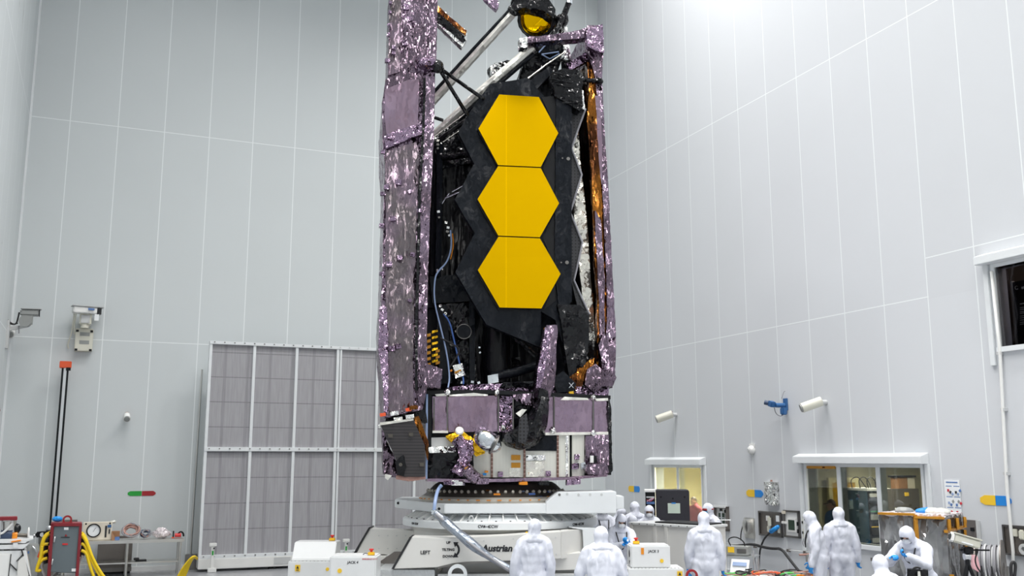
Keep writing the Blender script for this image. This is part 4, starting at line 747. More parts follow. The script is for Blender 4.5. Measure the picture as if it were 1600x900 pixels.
MB().mm((.20,-.40,.72),(.30,-.385,.88)).build('paper_tag','paper',o); b=MB(); b.tube([(-.26,-.2,.92),(-.27,-.18,.6),(-.30,-.1,.35),(-.36,-.08,.15),(-.33,-.05,.05)],.016,6,2); b.tube([(-.22,-.2,.9),(-.24,-.18,.55),(-.22,-.1,.4)],.016,6,2); b.build('cable','cctv_beige',o)
g=left_pt(2,515); g=g-VV*.1; o=thing('security_camera','security camera on a steel bracket arm in the corner of the hall','camera',room(UL,25.1,5.42),PSI,'wall cameras')
def cp(x,y,v): 
    p=hit(x,y,VV*v,VV); return Matrix.Rotation(-PSI,3,'Z')@(p-o.location)
vv=25.1
MB().mm((0,-.12,-.25),(.05,.12,.40)).build('wall_plate','light_grey',o); b=MB(); b.prism([cp(2,511,vv),cp(43,508,vv),cp(43,510.5,vv),cp(2,519,vv)],(0,.12,0)); b.build('bracket_arm','light_grey',o)
c=cp(39.5,502,vv); b=MB(); b.cyl(c+Vector((0,-.09,0)),c+Vector((0,.15,0)),.135,seg=20); b.box(c+Vector((.03,.02,.05)),(.24,.2,.22)); b.build('pan_head','grey_plastic',o,True); MB().cyl(cp(39.5,509,vv),cp(39.5,505,vv),.09).build('mount','grey_plastic',o,True)
a0=cp(31,488.5,vv);a1=cp(63,489.5,vv); d=(a1-a0); m=Matrix.Translation((a0+a1)/2)@d.to_track_quat('X','Z').to_matrix().to_4x4()
b=MB(); b.box((0,0,0),(d.length*.96,.20,.15)); b.build('camera_housing','grey_plastic',o,False,.03,m); b=MB(); b.box((.02,0,.09),(d.length,.25,.025)); b.build('sun_shade','light_grey',o,False,.008,m); b=MB(); b.cyl((d.length*.44,0,0),(d.length*.49,0,0),.085,seg=20); b.build('lens_ring','cctv_lens',o,True,0,m)
b=MB(); b.tube([cp(30,488,vv),cp(28,498,vv),cp(25,507,vv),cp(18,506,vv),cp(10,498,vv),cp(3,497,vv)],.018,6,2); b.tube([cp(28,505,vv),cp(18,508,vv),cp(8,500,vv)],.012,6,2); b.build('cable','black_rubber',o); b=MB(); b.tube([cp(29.5,509,vv),cp(29.5,521,vv)],.014,6); b.build('drip_cable','grey_cable',o)
def sensor(x,y,label,side='back',s=1.0,mat='cctv_beige',grp='white wall sensors'):
    p=wall_pt(x,y) if side=='back' else left_pt(x,y); o=thing('wall_sensor',label,'sensor',p,PSI if side=='back' else PSI-PI/2,grp)
    MB().cyl((0,-.0,.06*s),(0,-.10*s,.04*s),.055*s,seg=12).build('mount','copper_wire',o,True); b=MB(); b.cyl((0,-.10*s,.03*s),(0,-.30*s,-.07*s),.075*s,.085*s,16); b.build('sensor_body','white_paint',o,True); b=MB(); b.cyl((0,-.30*s,-.07*s),(0,-.315*s,-.078*s),.065*s,seg=16); b.build('sensor_face','grey_plastic',o,True); return o
sensor(198,651,'small white cylinder sensor on the end wall below the cameras'); o=sensor(18,520,'small white cap with a copper stub in the corner below the bracket camera',s=1.15)
MB().tube([(-.06,-.1,-.02),(-.10,-.12,-.14),(-.14,-.1,-.22)],.028,8,1).build('copper_stub','copper_wire',o,'all')
sensor(0,643,'small white sensor on the left side wall','left')
p=left_pt(3,378); o=thing('wall_device','dark bag-like device on a stub at the left side wall','device',p,PSI-PI/2)
b=MB(); b.ball((0,-.16,-.05),(.10,.12,.16)); b.crumple(.06,.02,5,130); b.build('device_body','black_crinkle',o); b=MB(); b.ball((0,-.16,.22),(.06,.07,.12)); b.build('red_grip','dark_red',o,'all'); b=MB(); b.cyl((0,-.14,-.2),(0,-.22,-1.05),.10,.02,10); b.build('mesh_sleeve','perforated',o,True); b=MB(); b.cyl((0,-.12,-.02),(0,-.42,-.02),.03,seg=8); b.build('stub','copper_wire',o,True)
MB().cyl((0,0,0),(0,-.1,0),.05,seg=10).build('mount','steel_dark',o)
for y0,y1,lb in ((10,42,'small grey vent slot high on the left side wall'),(-12,12,'upper grey vent slot at the top of the left side wall')):
    p=left_pt(36 if y0>0 else 31,(y0+y1)/2); o=thing('wall_vent',lb,'vent',p,PSI-PI/2); 
    MB().prism([(-.10,0,-.45),(.06,0,.1),(.10,0,.45),(-.02,0,.0)],(0,-.02,0)).build('vent_slot','grey_plastic',o); MB().mm((-.12,-.012,-.5),(-.10,0,.5)).build('vent_edge','light_grey',o)
# steel workbench along the end wall
BV=VB-.95
gb=hit(288,843,VV*(BV-.35),VV); hb=gb.z; ul=hit(95,843,VV*(BV-.35),VV).dot(UV); ur=gb.dot(UV)
o=thing('workbench','long stainless steel workbench along the end wall with things on top','workbench',room((ul+ur)/2,BV,0),PSI); bench=o; hw=(ur-ul)/2; BT=hb+.02
MB().mm((-hw,-.36,hb-.05),(hw,.36,BT)).build('bench_top','stainless',o,False,.008)
lx=[hw-.08,hw*.05+.02,-hw+.08]
for x in lx:
    for y in (-.30,.30): MB().cyl((x,y,0),(x,y,hb-.05),.028,seg=12).build('leg','stainless',o,True)
MB().mm((-hw+.05,-.31,.30),(hw-.05,.30,.33)).build('lower_shelf','stainless',o,False,.005)
def onbench(x): return hit(x,840,VV*(BV-.1),VV).dot(UV)-(ul+ur)/2
def bthing(name,label,cat,px,dy=0,grp=None,z=None):
    u=hit(px,838,VV*(BV+dy),VV).dot(UV); return thing(name,label,cat,room(u,BV+dy,BT if z is None else z),PSI,grp)
o=bthing('pressure_gauge_box','cream box with a round black-rimmed dial on the steel bench','gauge box',153,.05)
MB().mm((-.33,-.12,0),(.29,.16,.40)).build('case','gauge_cream',o,False,.012); b=MB(); b.lathe([(.13,0),(.155,.0),(.155,.03),(.13,.03),(.13,0)],28,m=Matrix.Translation((-.10,-.12,.22))@Matrix.Rotation(PI/2,4,'X')); b.build('dial_rim','black_plastic',o,True); MB().cyl((-.10,-.115,.22),(-.10,-.128,.22),.132,seg=28).build('dial_face','paper',o); MB().box((-.085,-.132,.235),(.006,.006,.10),Euler((0,.5,0))).build('needle','ink',o)
MB().mm((.14,-.13,.06),(.18,-.12,.32)).build('side_scale','ink',o); MB().mm((.22,-.13,.14),(.25,-.12,.24)).build('side_tag','ink',o); MB().box((.23,-.13,.31),(.08,.02,.06)).build('blue_tag','blue_machine',o)
for x in (-.27,.24): MB().ball((x,-.11,.37),.022).build('corner_knob','black_plastic',o)
b=MB(); b.ball((.31,0,.40),(.06,.05,.03)); b.crumple(.04,.01,8,131); b.build('tape_tuft','white_blanket',o)
o=bthing('cardboard_box','small open brown box with a blue label on the bench','box',181,-.02); MB().mm((-.09,-.09,0),(.08,.09,.19)).build('box_body','wood_brown',o); MB().prism([(-.10,-.09,.19),(.0,-.12,.14),(.02,-.12,.0),(-.09,-.14,.0)],(0,.02,0)).build('box_flap','wood_brown',o); MB().mm((-.02,-.125,.0),(.08,-.095,.07)).build('blue_label','ink_blue',o)
def coil(name,label,px,dy,R_,n,tilt,mat,sd,rw=.02,sq=.55,mat2=None):
    o=bthing(name,label,'cable coil',px,dy,'cable coils on the bench'); rnd=random.Random(sd); zc=R_*math.sin(tilt)+rw*3
    for k in range(n):
        r=R_*rnd.uniform(.72,1.02); off=rnd.uniform(-1,1)*.05; m=Matrix.Translation((rnd.uniform(-.02,.02),off*.6,zc))@Matrix.Rotation(tilt+rnd.uniform(-.14,.14),4,'X')@Matrix.Rotation(rnd.uniform(-.15,.15),4,'Y')
        b=MB(); b.tube([m@Vector((math.cos(a)*r*(1.15+rnd.uniform(-.03,.03)),math.sin(a)*r,off+rnd.uniform(-.015,.015))) for a in [i*2*PI/22 for i in range(22)]],rw*rnd.uniform(.7,1.1),6,0,True)
        lo=min(v.co.z for v in b.bm.verts); bmesh.ops.translate(b.bm,vec=(0,0,max(0,rw*.2-lo)),verts=b.bm.verts)
        b.build('cable_loop',(mat,mat2 or mat,'grey_cable')[k%3],o,'all')
    return o
coil('cable_coil','large coil of pinkish cables leaning on the bench',204.5,-.05,.170,16,.92,'copper_wire',5,.018,mat2='copper_wire'); coil('cable_coil','smaller tangled coil of cables beside the large coil on the bench',227.5,.03,.09,12,.95,'copper_wire',9,.015,mat2='motor_blue')
o=bthing('plastic_bag','heap of clear plastic bags on the bench','bag',253,-.02); b=MB(); b.ball((0,0,.075),(.20,.14,.08)); b.ball((-.03,.0,.13),(.13,.11,.07)); b.crumple(.06,.045,5,133); lo=min(v.co.z for v in b.bm.verts); bmesh.ops.translate(b.bm,vec=(0,0,-lo),verts=b.bm.verts); b.build('bag_film','bag_clear',o)
o=bthing('hand_drill','red and black hand tool at the end of the bench','tool',276.5,-.02); b=MB(); b.cyl((-.05,0,.06),(.09,0,.06),.045,seg=12); b.build('tool_body','bright_red',o,True); b=MB(); b.tube([(.02,0,.09),(.08,0,.15),(.14,0,.10),(.15,0,.03)],.02,8,2); b.build('tool_handle','black_plastic',o,'all'); MB().mm((-.12,-.03,0),(-.06,.03,.02)).build('tool_bit','orange_red',o); MB().mm((-.10,-.02,.02),(-.07,.02,.16)).build('tool_trigger','black_plastic',o)
o=bthing('tool_tray','flat black tray on the lower shelf of the bench','tray',221,0,None,.33); MB().mm((-.10,-.12,0),(.14,.12,.025)).build('tray_base','black_plastic',o); MB().mm((-.14,-.10,.02),(-.02,.05,.07)).build('tray_lid','black_rubber',o,False,.01)
p=hit(178,880,VV*(VB-.25),VV); o=thing('floor_cabinet','dark grey sheet metal cabinet under the bench against the wall','cabinet',room(p.dot(UV),VB-.3,0),PSI); MB().mm((-.38,-.12,.14),(.38,.12,.86)).build('cabinet_panel','brown_steel',o); MB().mm((-.39,-.13,.05),(.39,.12,.14)).build('cabinet_plinth','steel_dark',o); MB().mm((-.36,-.12,0),(.36,.1,.05)).build('cabinet_foot','black_plastic',o)
# control cabinet with yellow cables
Yc=16.8
c0=atY(102,880,Yc); CF=Frame((c0.x,Yc,0),math.radians(24)); cab=thing('control_cabinet','grey electrical cabinet in a dark red frame with yellow cables plugged in','control cabinet',CF.loc,CF.rz)
def cl(x,y,d=0): return CF.L(x,y,d)
MB().prism([cl(84,822),cl(125,822),cl(119.5,896),cl(77,894)],(0,.35,0)).build('cabinet_door','cabinet_grey',cab,False,.01)
fr_=MB()
for q in ([(80,817.5),(128,817.5),(127.5,822.5),(80,822.5)],[(79.5,818),(84.5,818),(78.5,905),(73,905)],[(124,818),(128.5,818),(122.5,905),(117.5,905)]): fr_.prism([cl(x,y,-.03) for x,y in q],(0,.45,0))
fr_.build('red_frame','dark_red',cab,False,.006)
MB().prism([cl(74,905,-.1),cl(124,905,-.1),cl(124,0+932,-.1),cl(74,932,-.1)],(0,.6,0)).build('lower_case','brown_steel',cab)
b=MB(); b.mm((-.42,-.15,0),(.30,.55,.12)); b.build('cabinet_base','dark_red',cab)
b=MB(); cc=cl(105,815,.15); b.lathe([(.045,-.02),(.075,-.02),(.075,.02),(.045,.02),(.045,-.02)],24,m=Matrix.Translation(cc+Vector((0,0,.03)))@Matrix.Rotation(PI/2,4,'X')); b.box(cc+Vector((0,0,-.03)),(.16,.05,.05)); b.build('lifting_eye','red_paint',cab)
b=MB(); b.ball(cl(89,818,.1)+Vector((0,0,.075)),(.07,.065,.04)); b.crumple(.03,.018,9,140); go=b.build('glove_bundle','blue_nitrile'); go.location=CF.loc; go.rotation_euler=(0,0,CF.rz); tag(go,'crumpled blue gloves lying on top of the red framed cabinet','gloves')
for x,y,h in ((86,843,.10),(82.5,878,.10)): 
    b=MB(); b.tube([cl(x,y-4.5,-.03),cl(x-.8,y,-.06),cl(x-1.5,y+4.5,-.03)],.012,8,1); b.build('door_handle','alu',cab,'all')
MB().prism([cl(100,824,-.012),cl(107,824,-.012),cl(107,828,-.012),cl(100,828,-.012)],(0,.01,0)).build('top_label','paper',cab); MB().prism([cl(97.5,849,-.012),cl(106,849,-.012),cl(106,851.5,-.012),cl(97.5,851.5,-.012)],(0,.01,0)).build('red_label','bright_red',cab); MB().prism([cl(112,888.5,-.012),cl(119,888.5,-.012),cl(118.7,893,-.012),cl(111.7,893,-.012)],(0,.01,0)).build('corner_label','paper',cab)
b=MB(); b.prism([cl(103,834,-.012),cl(105,838,-.012),cl(101,838,-.012)],(0,.008,0)); b.build('emblem','red_paint',cab); MB().prism([cl(95,839,-.012),cl(109,839,-.012),cl(109,840,-.012),cl(95,840,-.012)],(0,.008,0)).build('label_line','ink',cab)
yc=[[(80,831),(70,836),(65,850),(64,862),(66,874)],[(78,833),(69,841),(66,853),(70,850),(76,850)],[(75,861),(68,863),(62,873),(60,883)],[(74,872),(66,874),(59,884),(57,892),(62,892),(64,890)],[(66,853),(64,870),(58,886),(57,893)],[(127,832),(133,838),(138,853),(146,876),(162,903)],[(127,838),(134,842),(139,858),(148,880),(160,903)],[(127,849),(133,852),(140,868),(148,886),(158,903)],[(127,860),(135,863),(139,880),(147,903)],[(128,835),(136,848),(142,866),(153,888),(165,905)]]
for i,q in enumerate(yc): b=MB(); b.tube([cl(x,y,.12-.012*i) for x,y in q],.026,8,2); b.build('yellow_cable','cable_yellow',cab,'all')
for x,y in ((127,833),(127,849),(127,860),(127,838)): MB().box(cl(x+1,y,.12),(.06,.09,.045)).build('plug','black_plastic',cab,False,.008)
for x,y in ((78,850),(76,861),(75,872),(80,832)): MB().box(cl(x,y,.12),(.06,.09,.045)).build('plug','black_plastic',cab,False,.008)
for q in ([(127,840),(132,846),(131,860),(126,870)],[(128,836),(133,850),(129,866)],[(77,842),(71,850),(70,868),(73,880)]): b=MB(); b.tube([cl(x,y,.25) for x,y in q],.05,8,2); b.build('black_cable','black_rubber',cab,'all')
for q in ([(66,880),(65,888),(72,905)],[(92,893),(86,899),(80,905)],[(129,868),(124,880),(122,895)]): b=MB(); b.tube([cl(x,y,.2) for x,y in q],.02,8,2); b.build('grey_cable','light_grey',cab,'all')
o=thing('orange_case','small orange case standing beside the red framed cabinet','case',atY(71,890,17.6)*1,0); o.location.z=0; MB().mm((-.09,-.1,0),(.10,.1,.96)).build('case_stand','steel_dark',o); MB().prism([(-.13,-.1,.96),(.12,-.1,.96),(.10,-.1,1.14),(-.06,-.1,1.19)],(0,.2,0)).build('case_body','orange_red',o,False,.015)
# black bracket trolley and grey bin behind, machinery at the picture's edge
o=thing('black_trolley','black trolley frame with a round hole behind the cabinet','trolley',atZ(66,905,0),0); DF=Frame(o.location,0)
b=MB(); P=DF.P([(55,835),(58,831),(71,831),(74,826),(80,824),(80,842),(70,839),(57,840)]); b.prism(P,(0,.25,0)); b.build('trolley_plate','black_plastic',o); MB().cyl(DF.L(66,835.5,-.01),DF.L(66,835.5,.0),.05,seg=16).build('round_hole','light_grey',o); b=MB(); b.prism(DF.P([(60,840),(66,840),(66,905),(60,905)]),(0,.2,0)); b.build('trolley_leg','steel_dark',o); b=MB(); b.ball(DF.L(76,825),(.07,.05,.06)); b.ball(DF.L(53,837),.04); b.build('joint_knob','alu',o,'all')
o=thing('wall_rail_box','flat grey steel box on the end wall behind the cabinet','wall box',wall_pt(101,814,.0),PSI); MB().mm((-.28,-.25,-.06),(.28,0,.03)).build('box_body','brown_steel',o,False,.01); MB().mm((-.28,-.26,.0),(.28,-.25,.012)).build('box_seam','steel_dark',o)
g=atZ(46,908,0); o=thing('rolling_bin','grey plastic drum with a metal clamp standing behind the white machine','drum',g,0); DF=Frame(g,0); s=(DF.L(58,870).x-DF.L(35,870).x)/2; zc=DF.L(46,850).z
MB().lathe([(s*.8,.02),(s*1.0,.2),(s*1.0,zc-.12),(s*.75,zc),(.0,zc+.02),],28,(0,0,0)).build('drum_body','grey_plastic',o,True); b=MB(); b.tube([DF.L(50,853,-s),DF.L(55,858,-s),DF.L(57,863,-s*.8)],.02,8,1); b.build('clamp','alu',o,'all'); MB().box(DF.L(44.5,863,-s),(.035,.01,.05)).build('blue_label','ink_blue',o); MB().cyl((0,0,0),(0,0,.03),s*.7,seg=20).build('drum_foot','black_rubber',o)
g=atZ(20,960,0); o=thing('white_machine','white wheeled machine frame with motors under a red beam','machine',Vector((atY(20,880,15.0).x,15.0,0)),math.radians(26)); DF=Frame(o.location,math.radians(26))
def mp(nm,q,d,dep,mat,bev=.006): return MB().prism(DF.P(q,d),(0,dep,0)).build(nm,mat,o,False,bev)
mp('red_beam',[(-30,809),(27,807.5),(27,813),(-30,814)],.0,.25,'dark_red'); mp('beam_post',[(2,813),(5,813),(5,840),(2,840)],.1,.05,'light_grey'); 
b=MB(); b.cyl(DF.L(14,814,.2),DF.L(14,832,.2),.105,.105,20); b.build('motor_can','stainless',o,True); b=MB(); b.cyl(DF.L(6,829,.2),DF.L(24,828,.2),.075,seg=16); b.ball(DF.L(24,826,.2),.08); b.build('black_coupling','black_crinkle',o,'all'); b=MB(); b.cyl(DF.L(1,836,.15),DF.L(19,836,.15),.09,seg=16); b.build('motor_body','motor_blue',o,True); b=MB(); b.cyl(DF.L(19,836,.15),DF.L(27,836,.15),.045,seg=12); b.box(DF.L(23,838,.12),(.07,.08,.06)); b.build('orange_valve','orange_tape',o); b=MB(); b.cyl(DF.L(27,836,.15),DF.L(44,837,.15),.03,seg=10); b.build('shaft','ring_metal',o,True)
b=MB(); b.tube([DF.L(0,834,.05),DF.L(6,832,.05),DF.L(20,817,.05)],.018,8,1); b.build('white_lever','white_paint',o,'all'); b=MB(); b.ball(DF.L(44.5,831,.1),(.018,.03,.07)); b.cyl(DF.L(44.5,833,.1),DF.L(44.5,840,.1),.015); b.build('white_handle','white_paint',o,'all')
mp('top_deck',[(-30,843),(42,842),(44,841),(52,841),(52,843),(42,846.5),(40,849),(-30,849)],.0,.6,'white_gloss'); mp('mid_deck',[(-30,853),(40,850),(46,848),(42,853),(36,858),(-30,859)],.0,.6,'white_gloss'); mp('orange_strap',[(17,846),(33,843.5),(33,845.5),(17,848)],-.03,.05,'orange_tape')
for x in (10,33): mp('rubber_mount',[(x-4,857),(x+5,857),(x+5,860),(x-4,860)],.05,.2,'black_rubber',0)
mp('deck_block',[(20,848),(28,848),(28,857),(20,857)],-.02,.1,'white_gloss'); mp('side_frame',[(-30,861),(41,860),(49,905),(50,960),(-30,960)],.02,.6,'white_gloss'); mp('front_panel',[(-30,866),(18,866),(13,905),(13,960),(-30,960)],-.03,.05,'white_paint'); mp('panel_edge',[(16.5,866),(18,866),(13.5,905),(12,905)],-.04,.02,'black_rubber',0)
for q in ([(14,880),(16,880),(27,891),(25,892)],[(36,865),(37,866),(27,877),(25,877)],[(33,860),(35,860),(48,905),(46,905)]): mp('black_seal',q,-.005,.02,'black_rubber',0)
mp('lower_gusset',[(28,877),(38,868),(45,900),(26,905)],-.02,.05,'cream_paint')
mp('machine_base',[(-30,955),(50,955),(52,1003),(-30,1003)],.0,.6,'white_paint')
# yellow cable bundle on the floor before the filter wall
g=atZ(275,905,0); o=thing('cable_bundle','bundle of yellow cables rising from the floor to the filter wall corner','cables',Vector((atY(290,890,21.5).x,21.5,0)),0); DF=Frame(o.location,0)
for i in range(6): b=MB(); b.tube([DF.L(272+i*2.2,912,.0+.02*i),DF.L(282+i*1.8,893+i*.6,.02*i),DF.L(293+i*.8,877+i*.5,.02*i),DF.L(303,868+i*.35,.02*i),DF.L(308,872+i*.3,.25)],.022,8,2); b.build('yellow_cable','cable_yellow',o,'all')
# ================================================================ right side of the hall
RZ=PSI-PI/2                                   # things on the right wall: their own -y axis looks into the hall
def right_pt(x,y,off=0.0): return hit(x,y,UV*(UR-off),UV)
RF=Frame(room(UR,15,0),RZ)
def rthing(name,label,cat,x,y,grp=None,off=0.0):
    p=right_pt(x,y,off+.005); return thing(name,label,cat,p,RZ,grp),Frame(p,RZ)
# windows: frames, hoods and panes are set in the wall; rooms lie behind them
def window(n,w,mull,hood,paneM='glass',left_trim=.12):
    v0,v1,z0,z1=w; X=lambda v:-(v-15.0); base=room(UR,15,0)
    o=bpy.data.objects.new('window_%d'%n,None); C.objects.link(o); o.location=base; o.rotation_euler=(0,0,RZ); o['kind']='structure'
    a,b_=X(v1),X(v0); f=.07
    for nm,lo,hi in (('frame_side',(a-f,-.03,z0-f),(a,.16,z1+f)),('frame_side',(b_,-.03,z0-f),(b_+f,.16,z1+f)),('frame_head',(a,-.03,z1),(b_,.16,z1+f)),('window_sill',(a-f,-.06,z0-f-.02),(b_+f,.16,z0))): MB().mm(lo,hi).build('window_frame' if 'sill' not in nm else nm,'white_frame',o,False,.006,kind='structure')
    for v in mull: MB().mm((X(v)-.055,-.03,z0),(X(v)+.055,.14,z1)).build('window_mullion','white_frame',o,False,.006,kind='structure')
    cuts=[a]+[X(v) for v in sorted(mull,reverse=True)]+[b_]
    for s,e in zip(cuts,cuts[1:]): MB().mm((s+.03,-.012,z0),(e-.03,-.007,z1)).build('window_pane',paneM,o,kind='structure')
    if hood:
        h0,h1,zh=hood; P=[(0,z1+f),(-.20,z1+f),(-.20,z1+f+.14),(-.02,z1+f+.20),(0,z1+f+.20)]
        MB().prism([(X(h1),y,z) for y,z in P],(h1-h0,0,0)).build('window_hood','white_frame',o,False,.008,kind='structure')
        for v in (v1+.17,v0-.17): MB().mm((X(v)-.05,-.05,z0-.3),(X(v)+.05,.0,z1+f)).build('shutter_rail','white_frame',o,False,.006,kind='structure')
    return o
window(1,W1,(21.88,),(20.60,23.25,0)); window(2,W2,(15.88,14.79),(13.52,17.08,0)); window(3,W3,(),(9.2,12.03,0),'glass_dark')
def backroom(n,w,depth,mat,vpad,h0,h1,floor_mat='floor_epoxy'):
    v0,v1=w[0]-vpad[0],w[1]+vpad[1]; u0,u1=UR+T,UR+T+depth
    for nm,lo,hi,m_ in (('wall_far',(u1,v0,h0),(u1+.1,v1,h1),mat),('wall_near',(u0,v0-.1,h0),(u1+.1,v0,h1),mat),('wall_end',(u0,v1,h0),(u1+.1,v1+.1,h1),mat),('ceiling_room',(u0,v0-.1,h1),(u1+.1,v1+.1,h1+.1),'ceiling_white'),('floor_room',(u0,v0,h0-.05),(u1,v1,h0),floor_mat)):
        struct('%s_%d'%(nm,n),MB().mm(lo,hi),m_)
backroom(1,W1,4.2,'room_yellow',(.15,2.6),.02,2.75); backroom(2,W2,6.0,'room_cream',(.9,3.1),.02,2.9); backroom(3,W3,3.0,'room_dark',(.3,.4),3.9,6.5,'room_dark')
lamp(UR+1.5,22.6,2.70,.9,.9,1050,(1,.92,.72),160); lamp(UR+1.9,16.6,2.85,1.0,1.0,120,(1,.93,.76),160); lamp(UR+3.6,18.6,2.85,.6,.6,60,(1,.92,.74),160); lamp(UR+1.2,11.2,6.45,.4,.4,9,(1,.85,.7),160)
# what stands in the rooms behind the glass: each thing faces the hall's camera end
def RV(x,y,v): return hit(x,y,VV*v,VV)
def rv_thing(name,label,cat,x0,x1,ytop,v,grp=None):
    a=RV(x0,ytop,v); b_=RV(x1,ytop,v); o=thing(name,label,cat,Vector(((a.x+b_.x)/2,(a.y+b_.y)/2,.02)),PSI,grp); return o,(b_-a).length,a.z-.02
o,w_,h_=rv_thing('office_door','yellow door in a cream frame seen through the wide window','door',1297,1333,754,19.86); w_/=2; MB().mm((-w_,-.05,0),(w_,-.01,h_)).build('door_leaf','yellow_door',o)
for lo,hi in (((-w_-.12,-.08,0),(-w_,-.01,h_+.12)),((w_,-.08,0),(w_+.12,-.01,h_+.12)),((-w_,-.08,h_),(w_,-.01,h_+.12))): MB().mm(lo,hi).build('door_frame','room_yellow',o)
MB().box((-w_+.1,-.08,1.02),(.12,.05,.03)).build('door_handle','steel_dark',o)
def cab(label,x0,x1,yt,v,mat,name='office_cabinet',d_=.7):
    o,w_,h=rv_thing(name,label,'cabinet',x0,x1,yt,v); MB().mm((-w_/2,0,.04),(w_/2,d_,h)).build('cabinet_body',mat,o,False,.012); MB().mm((-w_/2+.03,-.02,.08),(w_/2-.03,0,h-.05)).build('cabinet_door',mat,o,False,.006); MB().mm((-w_/2+.05,.03,0),(w_/2-.05,d_-.03,.05)).build('plinth','black_plastic',o); MB().box((w_/2-.08,-.03,1.1),(.02,.03,.16)).build('door_handle','alu',o); return o,w_,h
o,w_,h=cab('steel blue equipment rack with dark open front behind the wide window',1353,1390,767,18.0,'steel_blue','office_rack',.85)
MB().mm((-w_/2+.02,-.035,.1),(w_/2-.02,-.02,h-.03)).build('open_front','black_plastic',o)
for i,(m_,hh) in enumerate((('light_grey',.08),('black_plastic',.1),('green_panel',.03),('grey_plastic',.12),('sign_yellow',.02),('steel_dark',.15),('grey_plastic',.1),('alu',.03),('light_grey',.08))): MB().mm((-w_*.42,-.06,h-.14-i*.17),(w_*.28,-.02,h-.14-i*.17+hh)).build('rack_module',m_,o)
MB().mm((-w_/2,-.04,h),(w_/2,.85,h+.05)).build('rack_top','paper',o); MB().mm((w_*.33,-.06,1.2),(w_*.48,-.02,1.75)).build('side_light','green_panel',o)
for k in range(4): b=MB(); b.tube([(-.3+k*.15,.5-k*.1,h+.05),(-.35+k*.15,.5-k*.1,h+.25),(-.2+k*.2,.4,h+.33),(-.1+k*.2,.35,h+.15),(-.05+k*.12,.3,h+.05)],.012,6,2); b.build('loose_cable','black_rubber',o,'all')
o,w_,h=cab('dark brown cabinet with a yellow tag behind the last pane of the wide window',1393,1436,764,17.3,'brown_steel','office_cabinet',.3); bc=o; MB().mm((-.05,-.035,h-.16),(.06,-.02,h-.08)).build('yellow_tag','sign_yellow',o); MB().box((w_*.3,-.03,h-.45),(.04,.02,.06)).build('lock','black_plastic',o)
for k in range(2): b=MB(); b.tube([(-w_*.45,-.03,h-.42-.2*k),(-.1,-.07,h-.5-.2*k),(.2,-.04,h-.58-.2*k)],.008,6,2); b.build('loose_wire','paper',o,'all')
o=thing('monitor_box','dark box of equipment on top of the brown cabinet','box',bc.location+Vector((0,0,h+.003)),PSI); MB().mm((-.15,.05,0),(.12,.28,.25)).build('box_body','wood_brown',o); MB().mm((-.20,.02,.25),(w_*.45,.3,.29)).build('box_lid','black_plastic',o); MB().mm((.14,.05,0),(w_*.42,.28,.24)).build('carton','gauge_cream',o)
# poster stand behind the upper window
p=hit(1585,470,UV*(UR+.75),UV); o=thing('poster_stand','dark poster with white lettering standing behind the upper corner window','poster',Vector((p.x,p.y,3.9)),RZ); PF=Frame(o.location,RZ)
x0=PF.L(1582,440).x; zt=PF.L(1582,441).z
MB().mm((x0,0,.05),(x0+1.1,.04,zt)).build('poster_panel','dark_poster',o); MB().mm((x0-.035,-.02,0),(x0,.05,zt+.02)).build('stand_pole','light_grey',o); MB().mm((x0,-.2,0),(x0+1.1,.2,.04)).build('stand_foot','steel_dark',o)
c=PF.L(1596.5,449.5); text_mb('esa',.085,facing(c+Vector((.05,-.006,0)),XR,ZU),.002,0,.002).build('lettering','paper',o); b=MB(); k=PF.L(1588.8,449.6); b.tube([k+Vector((math.cos(a)*.030,-.006,math.sin(a)*.030)) for a in [.8+i*4.8/14 for i in range(15)]],.007,6); b.build('ring_logo','paper',o)
for i,y in enumerate((475,481,484,487.5,490,494,497,500.5,504,507)):
    q=PF.L(1594,y); MB().mm((q.x,-.006,q.z-.008),(q.x+.25-.03*(i%3),0,q.z+.008)).build('text_line','light_grey' if i else 'paper',o)
o=thing('wood_shelf','dark brown panel in the room behind the upper corner window','panel',room(UR+T+2.6,12.0,3.9),RZ); MB().mm((-.1,-.04,0),(.5,0,1.7)).build('panel_face','wood_brown',o); MB().mm((-.15,-.05,0),(-.1,0,1.75)).build('panel_edge','black_plastic',o)
# amber tape strip over the first pane
o,f=rthing('tape_strip','amber tape strip over the first pane of the wide window','tape',1285,731); b=MB(); b.mm((-.43,-.05,-.015),(.43,-.035,.035)); b.crumple(.08,.006,5,200); b.build('tape_film','amber_tape',o); MB().box((.1,-.05,.01),(.07,.02,.03)).build('tape_fold','amber_foil',o)
# markers
for x,y,lb,tips in ((991,764,'yellow and blue arrow marker nearest the hall corner',(.6,.4)),(1179.5,771,'yellow and blue arrow marker beside the foil packet',(1,1)),(1556,782,'yellow and blue arrow marker crossed by the white conduit',(1.2,.8))):
    p=right_pt(x,y); marker('direction_marker',lb,Frame(p-UV*.003,RZ),.62,.16,'sign_yellow','sign_blue','yellow and blue wall markers',tips)
